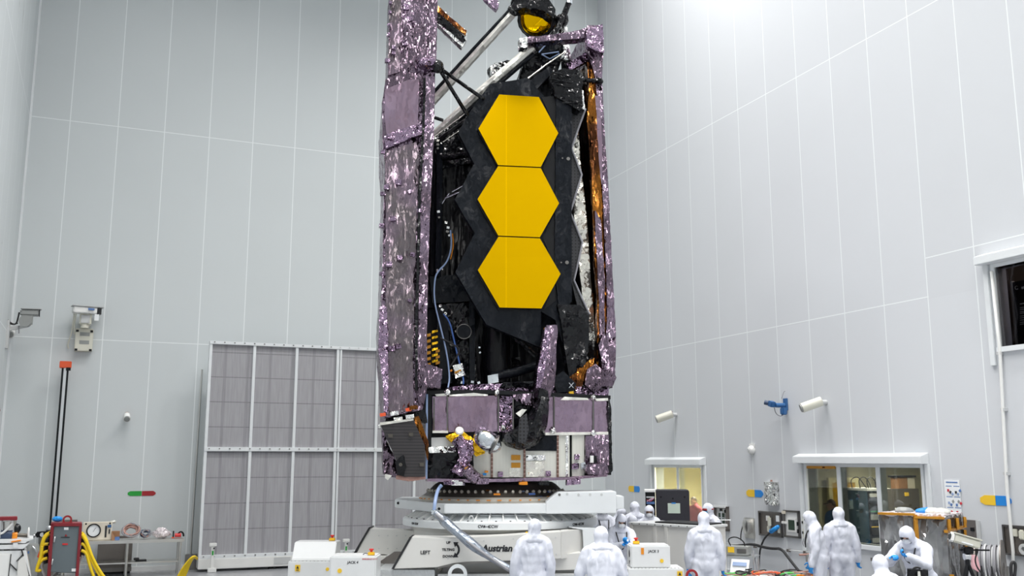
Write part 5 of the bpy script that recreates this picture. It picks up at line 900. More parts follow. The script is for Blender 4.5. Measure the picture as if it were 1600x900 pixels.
# sensors and cameras on the right wall
def can(x,y,lb,s=1.0):
    o,f=rthing('wall_sensor',lb,'sensor',x+6,y-5,'white wall sensors'); MB().cyl((0,0,.03),(0,-.12,.03),.05*s,seg=12).build('mount','light_grey',o,True); MB().box((-.02,-.16,.10),(.06,.06,.04)).build('red_tag','copper_wire',o)
    b=MB(); b.cyl((.02,-.14,.05),(-.16*s,-.50*s,-.09*s),.10*s,.10*s,18); b.build('sensor_body','cctv_beige',o,True); b=MB(); b.cyl((-.16*s,-.50*s,-.09*s),(-.17*s,-.52*s,-.098*s),.085*s,seg=18); b.build('sensor_face','grey_plastic',o,True)
can(1051,655,'white cylinder sensor on the side wall above the narrow window'); can(1285,636,'white cylinder sensor high above the wide window',1.0)
o,f=rthing('pan_camera','blue motorised camera head on the side wall','camera',1229,637); MB().mm((-.05,-.05,-.06),(.05,0,.20)).build('wall_plate','blue_machine',o); MB().cyl((0,-.05,.05),(-.05,-.25,.05),.05,seg=10).build('arm','blue_machine',o,True); b=MB(); b.box((-.12,-.30,.08),(.16,.14,.12),Euler((0,.3,0))); b.box((.07,-.14,-.08),(.12,.12,.16)); b.build('camera_head','blue_machine',o,False,.02); b=MB(); b.cyl((-.18,-.34,.10),(-.24,-.40,.12),.05,seg=12); b.build('lens','motor_blue',o,True); b=MB(); b.tube([(-.02,-.1,.2),(.0,-.06,.34),(.03,-.04,.36)],.008,6,1); b.tube([(-.1,-.25,.0),(-.12,-.2,-.14),(.0,-.15,-.2),(.06,-.1,-.1)],.010,6,2); b.build('loose_cable','grey_cable',o,'all')
o,f=rthing('smoke_detector','small white dome detector on the side wall','detector',1176,703); b=MB(); b.lathe([(.10,0),(.10,.04),(.07,.10),(0,.13)],20,m=Matrix.Rotation(PI/2,4,'X')); b.build('dome','white_paint',o,True); MB().mm((-.09,-.03,.06),(.09,0,.14)).build('mount','white_paint',o); MB().cyl((.02,-.13,0),(.02,-.15,0),.03,seg=10).build('lens','light_grey',o)
o,f=rthing('foil_packet','crinkled silver foil packet hung on the side wall','packet',1209,771); b=MB(); b.mm((-.20,-.09,-.24),(.17,-.01,.24)); b.crumple(.05,.03,5,210); b.build('foil_wrap','silver_foil',o); MB().box((0,-.05,.27),(.04,.03,.05)).build('hang_tag','copper_wire',o)
# wall boxes
def wbox(name,label,cat,x0,y0,x1,y1,dep,mat,grp=None,bev=.006):
    p=right_pt((x0+x1)/2,(y0+y1)/2,.005); o=thing(name,label,cat,p,RZ,grp); f=Frame(p,RZ); a=f.L(x0,y0); b_=f.L(x1,y1); a2=f.L((x0+x1)/2,y0); b2=f.L((x0+x1)/2,y1); return o,f,a.x,b_.x,b2.z,a2.z
def rimbox(o,x0,x1,z0,z1,t,dep,mat,back=None):
    b=MB()
    for lo,hi in (((x0,-dep,z0),(x0+t,0,z1)),((x1-t,-dep,z0),(x1,0,z1)),((x0,-dep,z1-t),(x1,0,z1)),((x0,-dep,z0),(x1,0,z0+t))): b.mm(lo,hi)
    r=b.build('box_rim',mat,o); MB().mm((x0+t,-.02,z0+t),(x1-t,-.004,z1-t)).build('back_plate',back or mat,o); return r
o,f,x0,x1,z0,z1=wbox('inspection_panel','framed white inspection panel with a dark pane beside the narrow window','wall panel',1118.5,791,1140.5,829,.1,''); rimbox(o,x0,x1,z0,z1,.05,.08,'brown_steel','white_gloss'); MB().mm((x0+.17,-.05,z0+.14),(x1-.16,-.03,z1-.16)).build('dark_pane','lcd_green',o); MB().mm((x0+.12,-.07,z0+.29),(x1-.05,-.055,z0+.31)).build('cross_bar','alu',o); MB().mm((x0+.02,-.12,z1-.03),(x1-.02,-.02,z1+.02)).build('panel_lip','white_gloss',o)
for z in (z0+.10,z1-.14): MB().mm((x1-.06,-.10,z),(x1-.03,-.08,z+.07)).build('hinge','black_plastic',o)
o,f,x0,x1,z0,z1=wbox('wash_station','stainless wall box with a rounded steel cover','wall box',1163.5,809,1180.5,841,.1,''); MB().mm((x0,-.03,z0),(x1,0,z1)).build('back_plate','stainless',o,False,.01); b=MB(); b.lathe([(.10,0),(.10,.12),(.06,.15),(0,.16)],20,m=Matrix.Translation(((x0+x1)/2+.02,-.03,(z0+z1)/2+.04))@Matrix.Rotation(PI/2,4,'X')@Matrix.Diagonal((1.0,1.7,1,1))); b.build('rounded_cover','stainless',o,True); b=MB(); b.tube([(x0+.1,-.1,z1-.1),(x0+.02,-.14,z0+.1),(x0-.04,-.1,z0-.06)],.012,6,2); b.build('cord','black_rubber',o,'all')
o,f,x0,x1,z0,z1=wbox('service_box','recessed steel service box with a beige telephone and a blue plug','service box',1187.5,799.5,1224.5,838,.1,''); rimbox(o,x0,x1,z0,z1,.035,.06,'steel_dark','brown_steel'); ph=MB().mm((x0+.36,-.10,z0+.20),(x0+.46,-.03,z1-.10)).build('telephone','cctv_beige',o,False,.03); MB().mm((x0+.27,-.05,z1-.20),(x0+.36,-.02,z1-.09)).build('socket','white_paint',o); MB().mm((x0+.62,-.05,z1-.20),(x0+.73,-.02,z1-.07)).build('notice','paper',o)
for dx in (.30,.66): MB().mm((x0+dx,-.06,z0+.09),(x0+dx+.10,-.02,z0+.22)).build('socket','cctv_beige',o,False,.01)
b=MB(); b.capsule((x0+.70,-.07,z0+.22),(x0+.52,-.11,z0+.12),.045,.05); b.build('blue_plug','blue_nitrile',o,'all'); b=MB(); b.tube([(x0+.52,-.11,z0+.12),(x0+.33,-.18,z0-.05),(x0+.18,-.2,z0-.35),(x0+.14,-.2,z0-.75),(x0+.08,-.2,z0-.95)],.02,8,2); b.build('hanging_cable','black_rubber',o,'all')
o,f,x0,x1,z0,z1=wbox('wall_hatch','white hatch with a dark screen and steel frame beside the service box','hatch',1226,797.5,1252,840,.1,''); rimbox(o,x0,x1,z0,z1,.04,.05,'steel_dark','white_gloss'); MB().mm((x0+.16,-.05,z0+.16),(x1-.14,-.02,z1-.20)).build('screen','lcd_green',o); MB().mm((x0+.12,-.045,z0+.12),(x1-.10,-.02,z1-.16)).build('screen_frame','white_paint',o); MB().mm((x0-.02,-.09,z0+.28),(x0+.12,-.04,z0+.33)).build('latch','white_paint',o,False,.006)
for z in (z1-.05,): MB().box((x0+.05,-.07,z),(.10,.03,.06)).build('corner_clip','gauge_cream',o)
for z in (z0+.15,z0+.3): MB().box((x1-.02,-.06,z),(.03,.03,.08)).build('hinge','black_plastic',o)
o,f,x0,x1,z0,z1=wbox('intercom','slim beige intercom handset by the wide window','intercom',1255.5,804.5,1259.5,841,.1,''); MB().mm((x0,-.06,(z0+z1)/2+.02),(x1,0,z1)).build('handset','cctv_beige',o,False,.02); MB().mm((x0,-.05,z0),(x1,0,(z0+z1)/2-.03)).build('call_box','cctv_beige',o,False,.01)
for z in (z1-.15,z0+.12): MB().box(((x0+x1)/2,-.06,z),(.03,.012,.05)).build('button','black_plastic',o)
b=MB(); b.tube([((x0+x1)/2,-.04,z0),((x0+x1)/2-.03,-.06,z0-.10),((x0+x1)/2,-.04,z0-.16)],.010,6,2); b.build('cord','grey_cable',o,'all')
o,f,x0,x1,z0,z1=wbox('notice_poster','white notice sheet with six small safety pictures on the side wall','poster',1475.5,750,1503.5,806,.0,'')
sh=MB().mm((x0,-.008,z0),(x1,0,z1)).build('sheet','paper',o); w_=x1-x0; h_=z1-z0
MB().mm((x0+.04,-.011,z1-.05),(x1-.04,-.008,z1-.03)).build('heading_line','ink_blue',o)
for r in range(3):
    for c_ in range(2):
        a=x0+.03+c_*w_*.5; zz_=z1-.10-r*h_*.30; MB().mm((a,-.010,zz_-.012),(a+w_*.40,-.008,zz_)).build('caption_line','ink_blue',o); MB().mm((a,-.010,zz_-.17),(a+w_*.42,-.008,zz_-.02)).build('picture_field','paper',o)
        for k in range(3): MB().box((a+.05+.045*k,-.012,zz_-.08-.03*((k+r+c_)%3)),(.04,.006,.045),Euler((0,.5*k,0))).build('picture_mark',('ink_red','ink','pale_blue','ink_blue','grey_plastic','ink_red')[(r*2+c_+k)%6],o)
o,f,x0,x1,z0,z1=wbox('steel_hatch','open brown steel hatch cover behind the wrapped crate','hatch',1505,812.5,1533,853,.1,''); MB().mm((x0,-.05,z0-.2),(x1,0,z1)).build('hatch_plate','brown_steel',o,False,.006); MB().mm((x1-.02,-.06,z0-.2),(x1+.02,.0,z1)).build('hatch_edge','light_grey',o); MB().box((x1-.10,-.06,z0+.28),(.06,.03,.06)).build('latch','black_plastic',o)
o,f,x0,x1,z0,z1=wbox('service_box','recessed steel service box at the picture edge beside the cable reel','service box',1568.5,821,1612,868,.1,''); rimbox(o,x0,x1,z0,z1,.03,.05,'steel_dark','brown_steel'); MB().mm((x0+.20,-.05,z0+.30),(x0+.28,-.02,z0+.42)).build('socket','cctv_beige',o,False,.008); MB().mm((x0+.33,-.09,z0+.26),(x0+.43,-.03,z1-.06)).build('telephone','cctv_beige',o,False,.02); b=MB(); b.lathe([(.04,0),(.085,0),(.085,.08),(.04,.08),(.04,0)],20,m=Matrix.Translation((x0+.45,-.06,z0+.12))@Matrix.Rotation(PI/2,4,'X')); b.build('cable_gland','light_grey',o,True)
# conduit, wall rail and cables
p=right_pt(1568,700); o=thing('wall_conduit','thin white conduit running down the side wall below the upper window','conduit',p,RZ); f=Frame(p,RZ); b=MB(); b.tube([f.L(1549,424,-.06),f.L(1562,543,-.06),f.L(1573.5,765,-.06),f.L(1583,862,-.06),f.L(1583.5,905,-.06)],.028,8); b.build('pipe','white_paint',o,'all')
for x,y in ((1562.5,552),(1569,640),(1573,740)): MB().box(f.L(x,y,-.04),(.08,.08,.05)).build('pipe_clip','light_grey',o)
p=right_pt(1200,853); o=thing('conduit_rail','thin rail with clips along the side wall under the wall boxes','rail',p,RZ); f=Frame(p,RZ); a=f.L(1128,848,-.05); e=f.L(1345,872,-.05); MB().cyl(a,e,.012,seg=8).build('rail_rod','light_grey',o,True)
for x,y in ((1232,860),(1258,863),(1364,874),(1180,854)): q=f.L(x,y,-.05); MB().box(q,(.05,.07,.06)).build('rail_clip','brown_steel',o)
b=MB(); b.tube([f.L(1144,853,-.3),f.L(1160,852,-.32),f.L(1177,850,-.32),f.L(1192,855,-.32),f.L(1208,857.5,-.32),f.L(1221,857,-.32),f.L(1232,872,-.34),f.L(1252,897,-.35)],.03,8,2); oo=b.build('black_cable','black_rubber',None,'all'); oo.location=p; oo.rotation_euler=(0,0,RZ); tag(oo,'thick black cable sagging along the side wall to the floor','cable')
# wrapped crate
a=atZ(1374,999,0); b2=hit(1374,800,Vector((0,16.1,0)),Vector((0,1,0)))
A=Vector((b2.x,16.1,0)); B=Vector((atY(1477,803,15.5).x,15.5,0)); Cc=Vector((atY(1503,802,16.2).x,16.2,0)); D=A+(Cc-B); zt=atY(1374,800,16.1).z
o=thing('wrapped_crate','crate wrapped in clear grey plastic film with amber tape edges','crate',(A+B)/2,0); ob=(A+B)/2
def wr(p,z=0): return p-ob+Vector((0,0,z))
b=MB(); b.prism([wr(p,.06) for p in (A,B,Cc,D)],(0,0,zt-.10)); b.crumple(.10,.030,2.0,220,9,(1,1,.6)); b.build('plastic_wrap','clear_wrap',o)
b=MB(); b.prism([wr(p,.0) for p in (A*.95+Cc*.05,B*.95+D*.05,Cc*.95+A*.05,D*.95+B*.05)],(0,0,.08)); b.build('pallet_base','wood_brown',o)
def tape(p,q,w_=.03): b=MB(); d=(q-p).normalized(); n=d.cross(Vector((0,0,1))); n=n.normalized() if n.length>.1 else Vector((1,0,0)); up=n.cross(d).normalized(); b.prism([p+up*w_/2-n*.02,p-up*w_/2-n*.02,p-up*w_/2+n*.03,p+up*w_/2+n*.03],(q-p)); b.crumple(.08,.010,6,p.x); b.build('amber_tape','amber_tape',o)
nA=Vector((-.03,-.035,0))
mid=A.lerp(B,.56)
tape(wr(A,zt-.02)+nA,wr(mid,zt-.02)+nA); tape(wr(mid,zt-.06)+nA,wr(B,zt-.06)+nA); tape(wr(B,zt-.26)+nA,wr(Cc,zt-.24),.035); tape(wr(mid,zt-.02)+nA,wr(mid,zt-.40)+nA,.04)
for t_ in (0.02,.5,.96):
    p=B.lerp(Cc,t_)+Vector((.02,-.05,0)); b=MB(); b.box(wr(p,zt-.16),(.035,.04,.16)); b.crumple(.06,.012,7,t_*9); b.build('amber_tape','amber_tape',o)
p=Cc+Vector((.0,-.05,0)); MB().box(wr(p,zt-.45),(.04,.04,.34)).build('amber_tape','amber_tape',o); MB().box(wr(B+Vector((0,-.06,0)),zt-.95),(.06,.04,.10)).build('amber_tape','amber_tape',o)
b=MB(); b.prism([wr(p,zt-.05) for p in (A,B,Cc,D)],(0,0,.03)); b.crumple(.10,.03,3,222); b.build('top_film','bag_clear',o)
for t_,m_ in ((.30,'grey_plastic'),(.62,'sign_blue'),(.74,'white_blanket'),(.86,'white_blanket')): b=MB(); b.ball(wr(A.lerp(B,t_)+(D-A)*.3,zt+.02),(.14,.10,.05)); b.crumple(.06,.02,5,t_*20); b.build('film_fold',m_,o)
MB().prism([wr(mid,.08)+nA,wr(mid,zt-.4)+nA,wr(mid,zt-.4)+nA+Vector((.03,0,0)),wr(mid,.08)+nA+Vector((.03,0,0))],(0,-.01,0)).build('corner_post','alu',o)
# camera on a tripod
g=atZ(1510,1010,0); Y_=14.0; c=atY(1510,858,Y_); o=thing('tripod_camera','beige box camera on a black tripod before the wrapped crate','camera',Vector((c.x,Y_,0)),0); TFm=Frame(o.location,0)
a0=TFm.L(1487,839);a1=TFm.L(1530,851.5); d=a1-a0; m=Matrix.Translation((a0+a1)/2)@d.to_track_quat('X','Z').to_matrix().to_4x4()
b=MB(); b.box((0,0,0),(d.length,.13,.12)); b.build('camera_housing','cctv_beige',o,False,.02,m); b=MB(); b.box((.0,0,.065),(d.length*1.0,.16,.02)); b.build('sun_shade','cctv_beige',o,False,.006,m); b=MB(); b.box((-d.length*.5,0,0),(.05,.14,.13)); b.build('front_bezel','white_paint',o,False,.02,m); b=MB(); b.cyl((-d.length*.5-.03,0,0),(-d.length*.5-.015,0,0),.045,seg=18); b.build('lens','cctv_lens',o,True,0,m); b=MB(); b.box((.0,-.07,-.03),(.16,.006,.02)); b.build('label_strip','paper',o,False,0,m)
hp=TFm.L(1510,858); MB().mm((hp.x-.06,-.06,hp.z-.06),(hp.x+.08,.06,hp.z+.03)).build('tripod_head','black_plastic',o,False,.015); MB().cyl((hp.x,0,hp.z-.22),(hp.x,0,hp.z-.05),.035,seg=12).build('center_column','black_plastic',o,True); MB().cyl((hp.x-.1,0,hp.z-.01),(hp.x+.32,0,hp.z-.015),.012,seg=8).build('pan_handle','black_plastic',o,True); MB().cyl((hp.x-.04,0,hp.z-.10),(hp.x+.04,0,hp.z-.10),.05,seg=12).build('collar','alu',o,True)
for ax,ay in ((-.40,-.15),(.38,-.15),(.0,.45)):
    b=MB(); b.cyl((hp.x,0,hp.z-.18),(hp.x+ax*.5,ay*.5,(hp.z-.18)*.5),.026,seg=10); b.build('leg','black_plastic',o,True); b=MB(); b.cyl((hp.x+ax*.48,ay*.48,(hp.z-.18)*.52),(hp.x+ax,ay,.015),.018,seg=10); b.build('leg','black_plastic',o,True)
b=MB(); b.tube([TFm.L(1527,852,.0),TFm.L(1528,862,.05),TFm.L(1523,873,.05),TFm.L(1526,886,.05),TFm.L(1535,897,.05)],.010,6,2); b.build('camera_cable','black_rubber',o,'all')
# cable reel
rc=atY(1548,884,15.6); o=thing('cable_reel','brown steel reel wound with grey cable by the side wall','cable reel',Vector((rc.x,15.6,0)),math.radians(-32)); zc=rc.z; R_=.40
ax=Vector((1,0,0)); q=Matrix.Translation((0,0,zc))@Matrix.Rotation(PI/2,4,'Y')
for s in (-1,1): b=MB(); b.lathe([(.06,s*.17),(R_,s*.17),(R_,s*.185),(.06,s*.185),(.06,s*.17)],40,m=q); b.build('reel_flange','brown_steel',o,True)
b=MB(); b.lathe([(.0,-.165),(.20,-.165),(.20,.165),(.0,.165)],30,m=q); b.build('reel_drum','black_plastic',o,True)
for k in range(13):
    b=MB(); r=.30+.02*math.sin(k*2.1); b.tube([q@Vector((math.cos(t)*r,math.sin(t)*r,-.145+k*.024)) for t in [i*2*PI/28 for i in range(28)]],.014,6,0,True); b.build('cable_turn','grey_cable' if k%4 else 'light_grey',o,'all')
for s in (-1,1):
    b=MB(); b.prism([(s*.22,-.30,0),(s*.22,.30,0),(s*.22,.06,zc),(s*.22,-.06,zc)],(s*.03,0,0)); b.build('reel_stand','steel_dark',o)
for k in range(7): b=MB(); b.tube([(-.14+k*.045,-.30,zc+.02),(-.13+k*.05,-.33,zc-.2),(-.2+k*.08,-.42,.35),(-.1+k*.05,-.5,.06)],.012,6,2); b.build('loose_cable',('grey_cable','black_rubber','light_grey')[k%3],o,'all')
MB().mm((-.26,-.18,zc+.05),(-.20,.05,zc+.33)).build('brake_plate','brown_steel',o)
o=thing('pink_bag','pink plastic bag hanging beside the cable reel','bag',Vector((atY(1524,890,14.9).x,14.9,0)),0); BF=Frame(o.location,0); b=MB(); b.prism(BF.P([(1519,868),(1526,868),(1531,888),(1529,893),(1521,888)]),(0,.06,0)); b.crumple(.05,.012,6,230); b.build('bag_film','pink_bag',o); b=MB(); b.cyl(BF.L(1523,869,.03),Vector((BF.L(1523,869).x,.03,0)),.012,seg=8); b.build('bag_stand','steel_dark',o)
b=MB(); P=[atY(1581,905,14.8),atY(1579,885,14.8),atY(1582,877,14.8),atY(1587,880,14.8),atY(1586,897,14.8),atY(1583,912,14.8)]; 
o=thing('loop_cable','black cable loop standing up at the picture edge by the reel','cable',Vector((P[0].x,14.8,0)),0); b.tube([p-o.location for p in P]+[Vector((.05,0,.02))],.022,8,2); b.build('loop','black_rubber',o,'all'); b=MB(); b.cyl((.03,0,0),(.03,0,.10),.05,.03,10); b.build('plug','orange_tape',o,True)
# pole with a clamp, instrument cart, tangled floor cables
g=atY(1263,880,18.4); o=thing('clamp_pole','thin steel pole with a clamp head beside the bent person','pole',Vector((g.x,18.4,0)),0); PF=Frame(o.location,0); z=PF.L(1263,867).z; MB().cyl((0,0,.03),(0,0,z),.018,seg=10).build('pole','alu',o,True); MB().cyl((-.16,0,z),(.14,0,z+.01),.02,seg=8).build('clamp_bar','copper_wire',o,True); MB().box((0,0,z-.06),(.07,.07,.14)).build('clamp','grey_plastic',o,False,.01); MB().cyl((0,0,0),(0,0,.04),.18,seg=20).build('pole_base','steel_dark',o); MB().mm((.05,-.02,z-.42),(.13,-.012,z-.18)).build('green_tag','paper_green',o)
cx0=atY(1130,870,18.9); o=thing('instrument_cart','steel wire cart with a grey instrument, papers and cables by the side wall','cart',Vector((atY(1153,880,18.9).x,18.9,0)),math.radians(-25)); 
for x in (-.34,.34):
    for y in (-.22,.22): MB().cyl((x,y,.06),(x,y,1.0 if x>0 else .95),.014,seg=8).build('cart_post','alu',o,True); 
for x in (-.34,.34):
    for y in (-.22,.22): MB().ball((x,y,.04),.04).build('caster','black_rubber',o,'all')
for z in (.22,.56,.86): MB().mm((-.36,-.24,z),(.36,.24,z+.02)).build('cart_shelf','alu',o)
for nm,lb,loc,sz,m_ in (('bench_instrument','grey instrument case with a yellow label on the cart',(.02,.02,.885),(.42,.30,.16),'grey_plastic'),):
    io=thing(nm,lb,'instrument',o.location+Matrix.Rotation(o.rotation_euler.z,3,'Z')@Vector(loc),o.rotation_euler.z); MB().mm((-sz[0]/2,-sz[1]/2,0),(sz[0]/2,sz[1]/2,sz[2])).build('case','grey_plastic',io,False,.012); MB().mm((-.17,-sz[1]/2-.01,.05),(-.05,-sz[1]/2,.15)).build('yellow_label','sign_yellow',io); MB().mm((.0,-sz[1]/2-.008,.04),(.17,-sz[1]/2,.12)).build('front_panel','steel_dark',io)
    b=MB(); b.tube([(-.15,0,.16),(-.2,-.02,.28),(-.05,-.05,.34),(.1,-.02,.26),(.12,.0,.16)],.012,6,2); b.build('top_cable','black_rubber',io,'all')
po=thing('paper_sheets','white printed sheets propped on the middle shelf of the cart','papers',o.location+Matrix.Rotation(o.rotation_euler.z,3,'Z')@Vector((.12,-.40,.60)),o.rotation_euler.z); rx=Euler((-.5,.0,-.1)); MB().box((0,0,.12),(.34,.008,.26),rx).build('sheet','paper',po); MB().box((0,-.01,.16),(.26,.006,.07),rx).build('printed_lines','pale_blue',po); MB().box((0,.02,-.01),(.38,.10,.02)).build('binder','sign_blue',po)
for p,m_ in (([(-.3,-.25,.60),(-.1,-.3,.5),(.1,-.28,.55),(.3,-.25,.62)],'green_wire'),([(-.35,-.2,.9),(-.4,-.28,.7),(-.3,-.3,.5),(-.2,-.28,.3)],'black_rubber'),([(.3,-.2,.3),(.1,-.3,.25),(-.2,-.3,.32)],'green_wire'),([(.34,-.1,.86),(.42,-.2,.6),(.35,-.3,.3)],'grey_cable'),([(-.2,-.25,.24),(.0,-.3,.34),(.25,-.28,.26)],'sign_green')):
    b=MB(); b.tube(p,.016,6,2); b.build('hung_cable',m_,o,'all')
MB().mm((-.30,-.18,.24),(-.02,.12,.33)).build('cable_tray','sign_green',o,False,.01); MB().mm((.05,-.15,.24),(.3,.12,.34)).build('parts_bin','black_plastic',o,False,.01)
o=thing('stand_pole','thin steel stand with a cross arm before the framed inspection panel','stand',Vector((atY(1129,860,19.6).x,19.6,0)),0); PF=Frame(o.location,0); z=PF.L(1129,797).z; MB().cyl((0,0,.03),(0,0,z),.012,seg=8).build('stand_rod','alu',o,True); MB().cyl((-.10,0,z-.19),(.18,0,z-.19),.010,seg=8).build('cross_arm','alu',o,True); MB().cyl((0,0,z-.02),(0,0,z+.03),.03,seg=10).build('stand_tip','black_plastic',o,True); MB().cyl((0,0,0),(0,0,.035),.10,seg=20).build('stand_base','steel_dark',o)
rnd=random.Random(4); c0=Vector((atY(1195,900,18.0).x,18.0,0))
o=thing('floor_cables','heap of orange, green and black cables on a low table by the side wall','cables',Vector((c0.x,18.0,0)),0)
MB().mm((-.75,-.30,.55),(.75,.30,.585)).build('low_table','white_paint',o)
for x in (-.68,.68):
    for y in (-.24,.24): MB().cyl((x,y,0),(x,y,.55),.02,seg=8).build('leg','alu',o,True)
for i in range(26):
    x=rnd.uniform(-.65,.65); y=rnd.uniform(-.22,.22); r=rnd.uniform(.07,.18); z=.605+rnd.uniform(0,.08); ph=rnd.uniform(0,6)
    b=MB(); b.tube([(x+math.cos(ph+t)*r*1.4,y+math.sin(ph+t)*r*.7,z+.025*math.sin(t*1.7+i)) for t in [k*.55 for k in range(14)]],rnd.uniform(.008,.016),6,0); b.build('coiled_cable',('copper_wire','orange_tape','black_rubber','green_wire','grey_cable','orange_red','black_rubber','copper_wire')[i%8],o,'all')
# ================================================================ people in clean-room suits
def remesh(mb,vox,it=6,fac=.5,fold=0,seed=0,freq=(7,7,3)):
    """one continuous skin grown over overlapping limbs"""
    bm=mb.bm; me=bpy.data.meshes.new('t'); bm.to_mesh(me); bm.free(); ob=bpy.data.objects.new('t',me); C.objects.link(ob)
    m=ob.modifiers.new('r','REMESH'); m.mode='VOXEL'; m.voxel_size=vox; m.use_smooth_shade=True
    m=ob.modifiers.new('s','SMOOTH'); m.factor=fac; m.iterations=it
    bpy.context.view_layer.update(); m2=bpy.data.meshes.new_from_object(ob.evaluated_get(bpy.context.evaluated_depsgraph_get())); bpy.data.objects.remove(ob); bpy.data.meshes.remove(me)
    r=MB(); r.bm.from_mesh(m2); bpy.data.meshes.remove(m2)
    if fold:
        r.bm.normal_update(); o=Vector((seed*3.7,seed*1.9,seed)); mv=[]
        for v in r.bm.verts:
            p=Vector((v.co.x*freq[0],v.co.y*freq[1],v.co.z*freq[2]))+o
            mv.append(v.normal*(((1-2*abs(noise.noise(p)))*.7+noise.noise(p*2.2)*.4)*fold))
        for v,d in zip(r.bm.verts,mv): v.co+=d
    return r
def glove(par,wrist,d,thumb,mat,curl=.5,name='glove'):
    """five-fingered hand in a glove, d points from wrist to knuckles"""
    d=d.normalized(); t=(thumb-d*thumb.dot(d)).normalized(); n=d.cross(t)
    m=Matrix((t,n,d)).transposed().to_4x4(); m.translation=wrist
    b=MB(); b.capsule((0,0,-.05),(0,0,.02),.040,.036,10); b.ball((.0,0,.055),(.046,.022,.052),u=12,v=8)
    for k,(x,l) in enumerate(((.032,.072),(.011,.080),(-.011,.075),(-.032,.058))):
        p=Vector((x,0,.095)); a=0
        for s in (.45,.33,.27):
            a+=curl*.9; q=p+Vector((x*.06*s,math.sin(a)*l*s,math.cos(a)*l*s)); b.capsule(p,q,.0115,.0105,8); p=q
    p=Vector((.036,.004,.035)); q=p+Vector((.034,.012,.030)); b.capsule(p,q,.014,.0125,8); b.capsule(q,q+Vector((.006,.014*curl*2,.030)),.0125,.011,8)
    g=remesh(b,.006,2,.4); return g.build(name,mat,par,'all',0,m)
def person(label,px,Y,face,h=1.75,lean=0,wide=1.0,hands=None,head=(0,0,0),hood='suit',suit='suit',mask=None,gloves='blue_nitrile',kneel=False,hair=None,goggles=None,curl=.5,seed=1,side=0,loc=None,strap=None,group=None):
    """face: turn about the vertical, 0 looks at the camera. hands: two (x,y,z) hand places in the person's own axes (-y is ahead)"""
    s=h/1.78; loc=Vector((atY(px,850,Y).x,Y,0)) if loc is None else loc
    o=thing('person',label,'person',loc,math.radians(face),group)
    hip=(.50 if kneel else .94)*s; l=math.radians(lean); sd=math.radians(side)
    T=Vector((math.sin(sd),-math.sin(l),math.cos(l)*math.cos(sd))).normalized(); X=Vector((1,0,0)); Pv=Vector((0,.10*math.sin(l)*2,hip))
    ch=Pv+T*.34*s; sh=Pv+T*.475*s; nk=Pv+T*.56*s
    hy,hp,hr=[math.radians(a) for a in head]                      # yaw, pitch (down +), roll
    R=Matrix.Rotation(hy,3,'Z')@Matrix.Rotation(hr,3,'Y')@Matrix.Rotation(hp+l*.5,3,'X')
    hc=nk+R@Vector((0,-.02,.145))*s+Vector((0,-.0,0))
    fw=R@Vector((0,-1,0)); up=R@Vector((0,0,1)); rt=R@Vector((1,0,0)); HM=Matrix((rt,-fw,up)).transposed().to_4x4()
    body=MB(); co=MB()
    def both(p,q,r0,r1,k=.72): co.capsule(p,q,r0*wide if r0>.09 else r0,r1*wide if r1>.09 else r1); body.capsule(p,q,r0*k,r1*k)
    rT=T.to_track_quat('Z','X').to_matrix().to_4x4(); rT=Matrix((X,T.cross(X).normalized(),T)).transposed().to_4x4()
    for c,r in ((Pv-T*.04,(.185,.155,.17)),(Pv+T*.10*s,(.18,.15,.18)),(Pv+T*.22*s,(.185,.15,.18)),(ch,(.195,.15,.19)),(sh-T*.05,(.17,.125,.11))):
        co.ball(c,(r[0]*wide,r[1]*wide,r[2]),rT,16,12); body.ball(c,(r[0]*.84,r[1]*.82,r[2]*.9),rT,14,10)
    # legs
    for k in (-1,1):
        a=Pv+X*k*.095*wide-T*.02
        if kneel: kn=Vector((k*.15,-.30,.11)); an=Vector((k*.13,.16,.10))
        else: kn=Vector((k*.115*wide,-.015+.02*k,.50*s)); an=Vector((k*.12*wide,.02,.10))
        both(a,kn,.125,.100); both(kn,an,.100,.084)
        bo=MB(); bo.ball(an+Vector((0,-.05,-.045)),(.052,.135,.05),None,14,10); bo.capsule(an+Vector((0,0,-.02)),an+(kn-an)*.28,.062,.066); bo=remesh(bo,.014,3); lo=min(v.co.z for v in bo.bm.verts); bmesh.ops.translate(bo.bm,vec=(0,0,.003-lo),verts=bo.bm.verts); bo.build('boot','suit' if suit=='suit' else 'black_rubber',o,'all')
    # arms
    hands=hands or [(-.27,-.06,.82),(.27,-.06,.82)]
    wr=[]
    for k,hd in zip((-1,1),hands):
        S=sh+X*k*.18*wide-T*.025; H=Vector((hd[0],hd[1],hd[2]*s)); L1,L2=.29*s,.27*s; dv=H-S
        if dv.length>L1+L2-.01: H=S+dv.normalized()*(L1+L2-.01); dv=H-S
        ax=dv.normalized(); dd=dv.length; a=(L1*L1-L2*L2+dd*dd)/(2*dd); hh=math.sqrt(max(L1*L1-a*a,0)); hint=Vector((k*.6,.55,-.35)); hint=(hint-ax*hint.dot(ax)).normalized(); E=S+ax*a+hint*hh
        both(S,E,.090,.074); both(E,H,.072,.054); body.ball(S,.055); wr.append((E,H,k))
    for k in (-1,1): co.capsule(nk-T*.02+X*k*.03,sh+X*k*.165*wide-T*.005,.085,.088)
    co.capsule(nk-T*.03,nk+T*.03,.095,.085); body.capsule(nk-T*.05,hc-up*.05,.055,.052)
    # head with a face
    body.ball(hc,(.074*s,.092*s,.112*s),HM,18,14); body.ball(hc+fw*.030-up*.055,(.055,.062,.055),HM)
    body.ball(hc+fw*.092-up*.022,(.014,.022,.018),HM,10,8); body.capsule(hc+fw*.088+up*.012,hc+fw*.100-up*.018,.009,.012,8)
